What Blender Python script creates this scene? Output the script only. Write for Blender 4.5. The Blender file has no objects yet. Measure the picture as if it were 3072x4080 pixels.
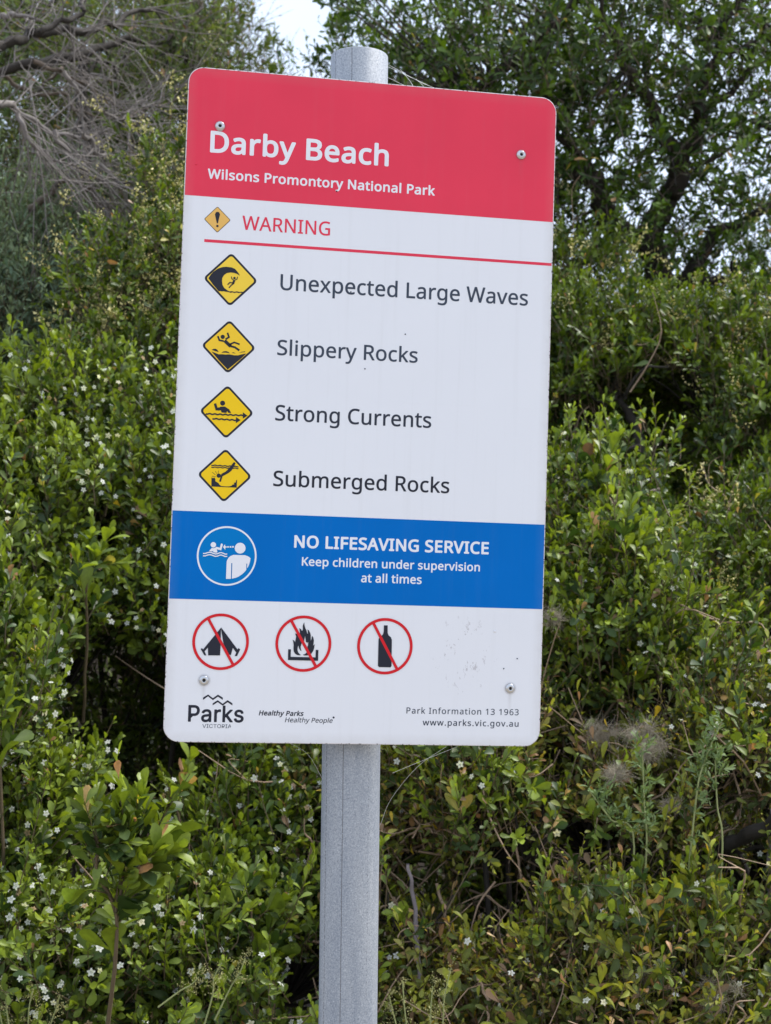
import bpy, math, random
import numpy as np
from mathutils import Matrix, Vector

sc = bpy.context.scene
COL = sc.collection
rng = np.random.default_rng(7)
random.seed(7)

# ---------------------------------------------------------------- camera
CAM = np.array([-0.2634, -1.8475, 1.5459])
RGT = Vector((0.98648208, -0.16348539, 0.01120899))
UP = Vector((-0.01776915, -0.03871987, 0.9990921))
FWD = Vector((0.16290295, 0.98578563, 0.04110145))
cd = bpy.data.cameras.new("camera")
cam = bpy.data.objects.new("camera", cd)
COL.objects.link(cam)
cam.matrix_world = Matrix(((RGT.x, UP.x, -FWD.x, CAM[0]), (RGT.y, UP.y, -FWD.y, CAM[1]),
                           (RGT.z, UP.z, -FWD.z, CAM[2]), (0, 0, 0, 1)))
cd.sensor_fit = 'HORIZONTAL'
cd.sensor_width = 36
cd.lens = 66.34
cd.clip_start = 0.05
cd.clip_end = 2000
cd.dof.use_dof = True
cd.dof.focus_distance = 1.82
cd.dof.aperture_fstop = 17
sc.camera = cam

# ---------------------------------------------------------------- sky and sun (thin overcast)
SUN_EL, SUN_AZ = math.radians(58), math.radians(72)      # azimuth clockwise from +y
world = bpy.data.worlds.new("World")
sc.world = world
world.use_nodes = True
nt = world.node_tree
nt.nodes.clear()
sky = nt.nodes.new('ShaderNodeTexSky')
sky.sky_type = 'NISHITA'
sky.sun_disc = False
sky.sun_elevation = SUN_EL
sky.sun_rotation = SUN_AZ
sky.air_density = 1.0
sky.dust_density = 3.0
tc = nt.nodes.new('ShaderNodeTexCoord')
cn = nt.nodes.new('ShaderNodeTexNoise')
cn.inputs['Scale'].default_value = 2.2
cn.inputs['Detail'].default_value = 6
cr = nt.nodes.new('ShaderNodeMapRange')
cr.inputs[1].default_value = 0.3
cr.inputs[2].default_value = 0.7
cr.inputs[3].default_value = 0.6
cr.inputs[4].default_value = 0.95
mx = nt.nodes.new('ShaderNodeMix')
mx.data_type = 'RGBA'
mx.inputs['B'].default_value = (6.4, 7.4, 9.2, 1)          # cloud veil
bg = nt.nodes.new('ShaderNodeBackground')
bg.inputs['Strength'].default_value = 0.14
wo = nt.nodes.new('ShaderNodeOutputWorld')
nt.links.new(tc.outputs['Generated'], cn.inputs['Vector'])
nt.links.new(cn.outputs['Fac'], cr.inputs['Value'])
nt.links.new(cr.outputs['Result'], mx.inputs['Factor'])
nt.links.new(sky.outputs['Color'], mx.inputs['A'])
nt.links.new(mx.outputs['Result'], bg.inputs['Color'])
nt.links.new(bg.outputs[0], wo.inputs['Surface'])

sl = bpy.data.lights.new("sun", 'SUN')
sl.energy = 4.0
sl.angle = math.radians(24)
sl.color = (1.0, 0.96, 0.9)
sun = bpy.data.objects.new("sun", sl)
COL.objects.link(sun)
sd = Vector((math.sin(SUN_AZ) * math.cos(SUN_EL), math.cos(SUN_AZ) * math.cos(SUN_EL), math.sin(SUN_EL)))
sun.rotation_euler = sd.to_track_quat('Z', 'Y').to_euler()
sun.location = sd * 20

sc.view_settings.view_transform = 'Standard'
sc.view_settings.look = 'None'
sc.view_settings.gamma = 1
sc.view_settings.use_curve_mapping = False
sc.view_settings.exposure = 0.35
sc.render.engine = 'CYCLES'
sc.cycles.max_bounces = 8
sc.cycles.diffuse_bounces = 1
sc.cycles.glossy_bounces = 2
sc.cycles.transmission_bounces = 4
sc.cycles.use_denoising = True

# ---------------------------------------------------------------- materials
def mat(name):
    m = bpy.data.materials.new(name)
    m.use_nodes = True
    t = m.node_tree
    return m, t, t.nodes['Principled BSDF'], t.nodes['Material Output']

def N(t, typ, **kw):
    n = t.nodes.new(typ)
    for k, v in kw.items():
        if k in n.inputs.keys():
            n.inputs[k].default_value = v
        else:
            setattr(n, k, v)
    return n

def ramp(t, fac, stops):
    r = t.nodes.new('ShaderNodeValToRGB')
    e = r.color_ramp.elements
    while len(e) < len(stops):
        e.new(0.5)
    for i, (p, c) in enumerate(stops):
        e[i].position = p
        e[i].color = (*c, 1)
    t.links.new(fac, r.inputs['Fac'])
    return r.outputs['Color']

def mixc(t, fac, a, b, mode='MIX'):
    n = t.nodes.new('ShaderNodeMix')
    n.data_type = 'RGBA'
    n.blend_type = mode
    for s, v in (('Factor', fac), ('A', a), ('B', b)):
        if isinstance(v, (int, float)):
            n.inputs[s].default_value = v
        elif isinstance(v, tuple):
            n.inputs[s].default_value = (*v, 1)
        else:
            t.links.new(v, n.inputs[s])
    return n.outputs['Result']

def math_(t, op, a, b=None):
    n = t.nodes.new('ShaderNodeMath')
    n.operation = op
    for i, v in enumerate((a, b)):
        if v is None:
            continue
        if isinstance(v, (int, float)):
            n.inputs[i].default_value = v
        else:
            t.links.new(v, n.inputs[i])
    return n.outputs[0]

def noise(t, vec, scale, detail=3, rough=0.5, out='Fac'):
    n = N(t, 'ShaderNodeTexNoise', Scale=scale, Detail=detail, Roughness=rough)
    if vec is not None:
        t.links.new(vec, n.inputs['Vector'])
    return n.outputs[out]

def objco(t, scale=None):
    c = t.nodes.new('ShaderNodeTexCoord')
    if scale is None:
        return c.outputs['Object']
    mp = t.nodes.new('ShaderNodeMapping')
    mp.inputs['Scale'].default_value = scale
    t.links.new(c.outputs['Object'], mp.inputs['Vector'])
    return mp.outputs['Vector']

def weather(t, c, v, amt=1.0):
    """rain streaks and a grimy margin, the same over every ink"""
    sep = N(t, 'ShaderNodeSeparateXYZ')
    t.links.new(v, sep.inputs[0])
    st = noise(t, objco(t, (95, 1, 3.2)), 1.0, 4, 0.6)
    c = mixc(t, math_(t, 'MULTIPLY', math_(t, 'MAXIMUM', math_(t, 'SUBTRACT', st, 0.54), 0.0), 0.30 * amt), c, (0.36, 0.34, 0.30))
    ex = math_(t, 'SUBTRACT', math_(t, 'ABSOLUTE', sep.outputs[0]), 0.226)
    ez = math_(t, 'SUBTRACT', math_(t, 'ABSOLUTE', sep.outputs[2]), 0.409)
    e = math_(t, 'MAXIMUM', math_(t, 'MAXIMUM', ex, ez), 0.0)
    g = math_(t, 'MULTIPLY', math_(t, 'MULTIPLY', e, 30.0), noise(t, v, 70, 4, 0.7))
    c = mixc(t, math_(t, 'MINIMUM', math_(t, 'MULTIPLY', g, amt), 0.35), c, (0.40, 0.36, 0.31))
    # weeping below the four bolts
    for bx, bz in ((-0.1982, 0.35), (0.1937, 0.3449), (-0.1923, -0.347), (0.1989, -0.3497)):
        dx = math_(t, 'ABSOLUTE', math_(t, 'SUBTRACT', sep.outputs[0], bx))
        dz = math_(t, 'SUBTRACT', bz, sep.outputs[2])
        w = math_(t, 'MAXIMUM', math_(t, 'SUBTRACT', 1.0, math_(t, 'DIVIDE', dx, 0.0035)), 0.0)
        h = math_(t, 'MULTIPLY', math_(t, 'GREATER_THAN', dz, 0.0), math_(t, 'MAXIMUM', math_(t, 'SUBTRACT', 1.0, math_(t, 'DIVIDE', dz, 0.035)), 0.0))
        rr = math_(t, 'SQRT', math_(t, 'ADD', math_(t, 'MULTIPLY', dx, dx), math_(t, 'MULTIPLY', dz, dz)))
        halo = math_(t, 'MULTIPLY', math_(t, 'LESS_THAN', rr, 0.0082), 0.5)
        c = mixc(t, math_(t, 'MULTIPLY', math_(t, 'MAXIMUM', math_(t, 'MULTIPLY', w, h), halo), 0.28 * amt), c, (0.22, 0.18, 0.15))
    return c

def print_mat(name, col, rough=0.33, mott=0.05, weathered=0.0):
    m, t, p, o = mat(name)
    v = objco(t)
    n1 = noise(t, v, 9, 4)
    c = mixc(t, n1, tuple(x * (1 - mott) for x in col), tuple(min(1, x * (1 + mott)) for x in col))
    if weathered:
        c = weather(t, c, v, weathered)
    t.links.new(c, p.inputs['Base Color'])
    n2 = noise(t, v, 60, 3)
    mr = N(t, 'ShaderNodeMapRange')
    mr.inputs[3].default_value = rough - 0.05
    mr.inputs[4].default_value = rough + 0.08
    t.links.new(n2, mr.inputs['Value'])
    t.links.new(mr.outputs[0], p.inputs['Roughness'])
    b = N(t, 'ShaderNodeBump', Strength=0.06, Distance=0.0006)
    t.links.new(noise(t, v, 500, 2), b.inputs['Height'])
    t.links.new(b.outputs[0], p.inputs['Normal'])
    p.inputs['Specular IOR Level'].default_value = 0.06 if col[0] < 0.01 else 0.22
    return m

def white_face():
    """white vinyl face, with scuffed dirty smudge low on the right and small specks"""
    m, t, p, o = mat('white_vinyl')
    v = objco(t)
    base = mixc(t, noise(t, v, 5, 4), (0.75, 0.75, 0.775), (0.80, 0.80, 0.82))
    # scuffed smudge: speckles inside an ellipse
    sep = N(t, 'ShaderNodeSeparateXYZ')
    t.links.new(v, sep.inputs[0])
    dx = math_(t, 'DIVIDE', math_(t, 'SUBTRACT', sep.outputs[0], 0.137), 0.045)
    dz = math_(t, 'DIVIDE', math_(t, 'SUBTRACT', sep.outputs[2], -0.308), 0.052)
    r2 = math_(t, 'ADD', math_(t, 'MULTIPLY', dx, dx), math_(t, 'MULTIPLY', dz, dz))
    mask = math_(t, 'MAXIMUM', math_(t, 'SUBTRACT', 1.0, r2), 0.0)
    vs = objco(t, (210, 210, 95))
    sp = noise(t, vs, 1.0, 5, 0.75)
    cl = noise(t, v, 42, 2)
    val = math_(t, 'MULTIPLY', math_(t, 'GREATER_THAN', math_(t, 'ADD', sp, math_(t, 'MULTIPLY', cl, 0.45)), 0.865), math_(t, 'POWER', mask, 0.35))
    c = mixc(t, math_(t, 'MULTIPLY', val, 0.55), base, (0.33, 0.29, 0.30))
    # a few isolated specks over the whole sheet
    vo = N(t, 'ShaderNodeTexVoronoi', Scale=26.0)
    t.links.new(v, vo.inputs['Vector'])
    wn = N(t, 'ShaderNodeTexWhiteNoise')
    t.links.new(vo.outputs['Color'], wn.inputs['Vector'])
    sv = math_(t, 'MULTIPLY', math_(t, 'LESS_THAN', vo.outputs['Distance'], 0.022), math_(t, 'GREATER_THAN', wn.outputs['Value'], 0.86))
    c = mixc(t, math_(t, 'MULTIPLY', sv, 0.6), c, (0.22, 0.2, 0.2))
    c = weather(t, c, v, 1.0)
    t.links.new(c, p.inputs['Base Color'])
    p.inputs['Roughness'].default_value = 0.34
    b = N(t, 'ShaderNodeBump', Strength=0.25, Distance=0.0008)
    h = noise(t, v, 260, 3)
    # faint horizontal wrinkle in the film
    wz = math_(t, 'ABSOLUTE', math_(t, 'SUBTRACT', sep.outputs[2], math_(t, 'ADD', 0.010, math_(t, 'MULTIPLY', noise(t, v, 9, 2), 0.006))))
    wr = math_(t, 'MULTIPLY', math_(t, 'LESS_THAN', wz, 0.0012), math_(t, 'GREATER_THAN', noise(t, objco(t, (14, 1, 3)), 1.0, 2), 0.5))
    t.links.new(math_(t, 'ADD', math_(t, 'MULTIPLY', h, 0.2), math_(t, 'MULTIPLY', wr, 0.5)), b.inputs['Height'])
    t.links.new(b.outputs[0], p.inputs['Normal'])
    return m

def edge_mat():
    m, t, p, o = mat('panel_edge')
    v = objco(t, (1, 0.02, 1))
    n = noise(t, v, 240, 4, 0.7)
    c = ramp(t, n, [(0.0, (0.1, 0.09, 0.08)), (0.40, (0.14, 0.12, 0.11)), (0.45, (0.62, 0.58, 0.58)), (1.0, (0.8, 0.76, 0.77))])
    t.links.new(c, p.inputs['Base Color'])
    p.inputs['Roughness'].default_value = 0.5
    return m

def galv():
    m, t, p, o = mat('galvanised_steel')
    v = objco(t)
    spg = noise(t, v, 480, 5, 0.8)
    big = noise(t, objco(t, (26, 26, 3.0)), 1.0, 5, 0.6)
    c = ramp(t, spg, [(0.28, (0.10, 0.108, 0.12)), (0.42, (0.285, 0.31, 0.345)), (0.58, (0.40, 0.42, 0.455)), (0.74, (0.74, 0.75, 0.76))])
    c2 = ramp(t, big, [(0.3, (0.70, 0.74, 0.80)), (0.7, (1.16, 1.14, 1.10))])
    c = mixc(t, 1.0, c, c2, 'MULTIPLY')
    sep = N(t, 'ShaderNodeSeparateXYZ')
    t.links.new(v, sep.inputs[0])
    brk = noise(t, objco(t, (60, 60, 260)), 1.0, 3, 0.7)
    lines = None
    for x0, w, th in ((-0.0150, 0.00055, 0.38), (-0.034, 0.00032, 0.47), (0.0185, 0.0004, 0.54), (-0.0085, 0.0008, 0.66)):
        wob = math_(t, 'MULTIPLY', math_(t, 'SUBTRACT', noise(t, objco(t, (1, 1, 14)), 1.0, 2), 0.5), 0.0012)
        d = math_(t, 'ABSOLUTE', math_(t, 'SUBTRACT', math_(t, 'ADD', sep.outputs[0], wob), x0))
        l = math_(t, 'MULTIPLY', math_(t, 'LESS_THAN', d, w), math_(t, 'GREATER_THAN', brk, th))
        l = math_(t, 'MULTIPLY', l, math_(t, 'LESS_THAN', sep.outputs[1], 0.0))
        lines = l if lines is None else math_(t, 'MAXIMUM', lines, l)
    c = mixc(t, math_(t, 'MULTIPLY', lines, 0.7), c, (0.10, 0.095, 0.10))
    t.links.new(c, p.inputs['Base Color'])
    p.inputs['Metallic'].default_value = 0.15
    p.inputs['Roughness'].default_value = 0.62
    b = N(t, 'ShaderNodeBump', Strength=0.35, Distance=0.0006)
    t.links.new(spg, b.inputs['Height'])
    t.links.new(b.outputs[0], p.inputs['Normal'])
    return m

def plain(name, col, rough=0.5, metal=0.0, nscale=30, amt=0.25, bump=0.0):
    m, t, p, o = mat(name)
    v = objco(t)
    n = noise(t, v, nscale, 4)
    c = mixc(t, n, tuple(x * (1 - amt) for x in col), tuple(min(1, x * (1 + amt)) for x in col))
    t.links.new(c, p.inputs['Base Color'])
    p.inputs['Roughness'].default_value = rough
    p.inputs['Metallic'].default_value = metal
    if bump:
        b = N(t, 'ShaderNodeBump', Strength=bump, Distance=0.004)
        t.links.new(noise(t, objco(t, (1, 1, 0.35)), nscale * 3, 6), b.inputs['Height'])
        t.links.new(b.outputs[0], p.inputs['Normal'])
    return m

def leaf_mat(name, rough=0.40, trans=0.22, spec=0.5, mott=0.18):
    """colour from the per-leaf attribute times the object colour; paler matt underside; light passes through"""
    m, t, p, o = mat(name)
    a = N(t, 'ShaderNodeAttribute', attribute_name='tint')
    oi = t.nodes.new('ShaderNodeObjectInfo')
    c = mixc(t, 1.0, a.outputs['Color'], oi.outputs['Color'], 'MULTIPLY')
    ng = t.nodes.new('ShaderNodeNewGeometry')
    n = noise(t, ng.outputs['Position'], 120, 3)
    c = mixc(t, 1.0, c, ramp(t, n, [(0.25, (1 - mott,) * 3), (0.75, (1 + mott,) * 3)]), 'MULTIPLY')
    under = mixc(t, 0.22, c, (0.13, 0.17, 0.08))
    c2 = mixc(t, ng.outputs['Backfacing'], c, under)
    t.links.new(c2, p.inputs['Base Color'])
    p.inputs['Roughness'].default_value = rough
    p.inputs['Specular IOR Level'].default_value = spec
    tr = t.nodes.new('ShaderNodeBsdfTranslucent')
    tcx = mixc(t, 1.0, c, (1.5, 1.5, 0.7), 'MULTIPLY')
    t.links.new(tcx, tr.inputs['Color'])
    ms = t.nodes.new('ShaderNodeMixShader')
    ms.inputs[0].default_value = trans
    t.links.new(p.outputs[0], ms.inputs[1])
    t.links.new(tr.outputs[0], ms.inputs[2])
    t.links.new(ms.outputs[0], o.inputs['Surface'])
    return m

M = {
    'white': white_face(), 'edge': edge_mat(), 'galv': galv(),
    'white_print': print_mat('white_print', (0.80, 0.80, 0.83)),
    'sign_red': print_mat('header_red', (0.765, 0.040, 0.082), 0.34, 0.10, 0.45),
    'sign_red2': print_mat('symbol_red', (0.66, 0.012, 0.02), 0.36, 0.03),
    'blue': print_mat('band_blue', (0.0005, 0.145, 0.50), 0.34, 0.10, 0.25),
    'blue_light': print_mat('disc_blue', (0.001, 0.19, 0.53), 0.34, 0.03),
    'ink': print_mat('black_ink', (0.018, 0.020, 0.032), 0.4, 0.1),
    'ink_mid': print_mat('dark_grey_ink', (0.028, 0.033, 0.05), 0.4, 0.1),
    'ink_faded': print_mat('faded_grey_ink', (0.045, 0.058, 0.085), 0.4, 0.1),
    'yellow_a': print_mat('pale_yellow', (0.90, 0.62, 0.055), 0.36, 0.04),
    'yellow_b': print_mat('mid_yellow', (0.90, 0.58, 0.03), 0.36, 0.04),
    'yellow_c': print_mat('strong_yellow', (0.90, 0.58, 0.006), 0.36, 0.04),
    'yellow_faded': print_mat('faded_orange', (0.80, 0.47, 0.12), 0.36, 0.04),
    'steel': plain('stainless_steel', (0.55, 0.55, 0.55), 0.3, 0.85, 900, 0.15),
    'alu': plain('mill_aluminium', (0.5, 0.5, 0.51), 0.45, 0.6, 80, 0.1),
    'hole': plain('dark_recess', (0.02, 0.02, 0.02), 0.8),
    'bark_dark': plain('dark_bark', (0.035, 0.028, 0.022), 0.85, 0, 25, 0.45, 0.8),
    'bark_grey': plain('grey_bark', (0.19, 0.165, 0.15), 0.8, 0, 25, 0.35, 0.6),
    'bark_mid': plain('brown_bark', (0.14, 0.108, 0.085), 0.85, 0, 25, 0.4, 0.6),
    'twig': plain('dry_twig', (0.36, 0.25, 0.165), 0.8, 0, 40, 0.4, 0.3),
    'stem': plain('green_brown_stem', (0.12, 0.085, 0.045), 0.7, 0, 40, 0.4),
    'stem_green': plain('pale_green_stem', (0.30, 0.33, 0.13), 0.6, 0, 40, 0.2),
    'grey_wood': plain('weathered_wood', (0.25, 0.215, 0.225), 0.85, 0, 60, 0.4, 0.8),
    'leaf': leaf_mat('glossy_leaf', 0.42, 0.22, 0.32),
    'leaf_matt': leaf_mat('matt_leaf', 0.6, 0.18, 0.3),
    'petal': leaf_mat('petal', 0.6, 0.4, 0.2, 0.03),
    'fluff': plain('seed_fluff', (0.42, 0.36, 0.27), 0.9, 0, 40, 0.15),
    'web': plain('spider_silk', (0.7, 0.7, 0.68), 0.5),
}

# ---------------------------------------------------------------- mesh helpers
def link(name, data, parent=None, loc=None):
    o = bpy.data.objects.new(name, data)
    COL.objects.link(o)
    if parent is not None:
        o.parent = parent
    if loc is not None:
        o.location = loc
    return o

def thing(name, label, cat, loc=(0, 0, 0), group=None):
    o = link(name, None, None, loc)
    o.empty_display_size = 0.1
    o['label'] = label
    o['category'] = cat
    if group:
        o['group'] = group
    return o

def quad_mesh(name, V, F, mats, tint=None, smooth=True, mi=None):
    me = bpy.data.meshes.new(name)
    V = np.asarray(V, dtype=np.float32)
    F = np.asarray(F, dtype=np.int32)
    me.vertices.add(len(V))
    me.vertices.foreach_set('co', V.ravel())
    me.loops.add(F.size)
    me.loops.foreach_set('vertex_index', F.ravel())
    me.polygons.add(len(F))
    me.polygons.foreach_set('loop_start', np.arange(0, F.size, 4, dtype=np.int32))
    me.polygons.foreach_set('loop_total', np.full(len(F), 4, dtype=np.int32))
    if smooth:
        me.polygons.foreach_set('use_smooth', np.ones(len(F), dtype=bool))
    for m in (mats if isinstance(mats, (list, tuple)) else [mats]):
        me.materials.append(m)
    if mi is not None:
        me.polygons.foreach_set('material_index', np.asarray(mi, dtype=np.int32))
    me.update(calc_edges=True)
    if tint is not None:
        at = me.color_attributes.new('tint', 'FLOAT_COLOR', 'POINT')
        c = np.ones((len(V), 4), dtype=np.float32)
        c[:, :3] = tint
        at.data.foreach_set('color', c.ravel())
    return me

def smooth_path(pts, sub=4):
    P = np.asarray(pts, float)
    if len(P) < 3:
        return np.array([P[0] + (P[-1] - P[0]) * t for t in np.linspace(0, 1, sub + 1)])
    Q = np.vstack([2 * P[0] - P[1], P, 2 * P[-1] - P[-2]])
    out = []
    for i in range(1, len(Q) - 2):
        p0, p1, p2, p3 = Q[i - 1], Q[i], Q[i + 1], Q[i + 2]
        for t in np.arange(sub) / sub:
            out.append(0.5 * ((2 * p1) + (-p0 + p2) * t + (2 * p0 - 5 * p1 + 4 * p2 - p3) * t * t + (-p0 + 3 * p1 - 3 * p2 + p3) * t ** 3))
    out.append(P[-1])
    return np.array(out)

def norm(a):
    return a / np.maximum(np.linalg.norm(a, axis=-1, keepdims=True), 1e-9)

class Tubes:
    def __init__(s):
        s.V, s.F, s.n = [], [], 0
    def add(s, path, r0, r1, sides=6, rough=0.0):
        P = np.asarray(path, float)
        n = len(P)
        T = norm(np.gradient(P, axis=0))
        ref = np.array([0.31, 0.21, 0.93]) if abs(T[0][2]) < 0.8 else np.array([1.0, 0.1, 0.0])
        U = norm(ref - T * (T @ ref)[:, None])
        W_ = np.cross(T, U)
        a = np.arange(sides) * 2 * math.pi / sides
        r = np.linspace(r0, r1, n)
        if rough:
            r = r * (1 + rng.normal(0, rough, n))
        V = P[:, None, :] + r[:, None, None] * (np.cos(a)[None, :, None] * U[:, None, :] + np.sin(a)[None, :, None] * W_[:, None, :])
        s.V.append(V.reshape(-1, 3))
        i, j = np.meshgrid(np.arange(n - 1), np.arange(sides), indexing='ij')
        j2 = (j + 1) % sides
        F = np.stack([i * sides + j, i * sides + j2, (i + 1) * sides + j2, (i + 1) * sides + j], -1).reshape(-1, 4) + s.n
        s.F.append(F)
        s.n += n * sides
    def batch(s, A, B, Cc, r0, r1, sides=3):
        """many quadratic curves A + B t + C t^2 at once, 4 rings each"""
        A, B, Cc = map(np.asarray, (A, B, Cc))
        m = len(A)
        if m == 0:
            return
        ts = np.array([0, .35, .7, 1.0])
        P = A[:, None] + B[:, None] * ts[None, :, None] + Cc[:, None] * (ts ** 2)[None, :, None]
        T = norm(B)
        ref = np.array([0.3, 0.9, 0.2])
        U = norm(ref - T * (T @ ref)[:, None])
        W_ = np.cross(T, U)
        a = np.arange(sides) * 2 * math.pi / sides
        r = r0 + (r1 - r0) * ts
        circ = np.cos(a)[None, :, None] * U[:, None, :] + np.sin(a)[None, :, None] * W_[:, None, :]
        V = P[:, :, None, :] + r[None, :, None, None] * circ[:, None]
        s.V.append(V.reshape(-1, 3))
        k, i, j = np.meshgrid(np.arange(m), np.arange(3), np.arange(sides), indexing='ij')
        j2 = (j + 1) % sides
        b = k * 4 * sides
        F = np.stack([b + i * sides + j, b + i * sides + j2, b + (i + 1) * sides + j2, b + (i + 1) * sides + j], -1).reshape(-1, 4) + s.n
        s.F.append(F)
        s.n += m * 4 * sides
    def build(s, name, m, parent=None, kind=None, origin=(0, 0, 0)):
        if not s.V:
            return None
        V = np.concatenate(s.V) - np.asarray(origin)
        o = link(name, quad_mesh(name, V, np.concatenate(s.F), m), parent)
        if kind:
            o['kind'] = kind
        return o

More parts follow.
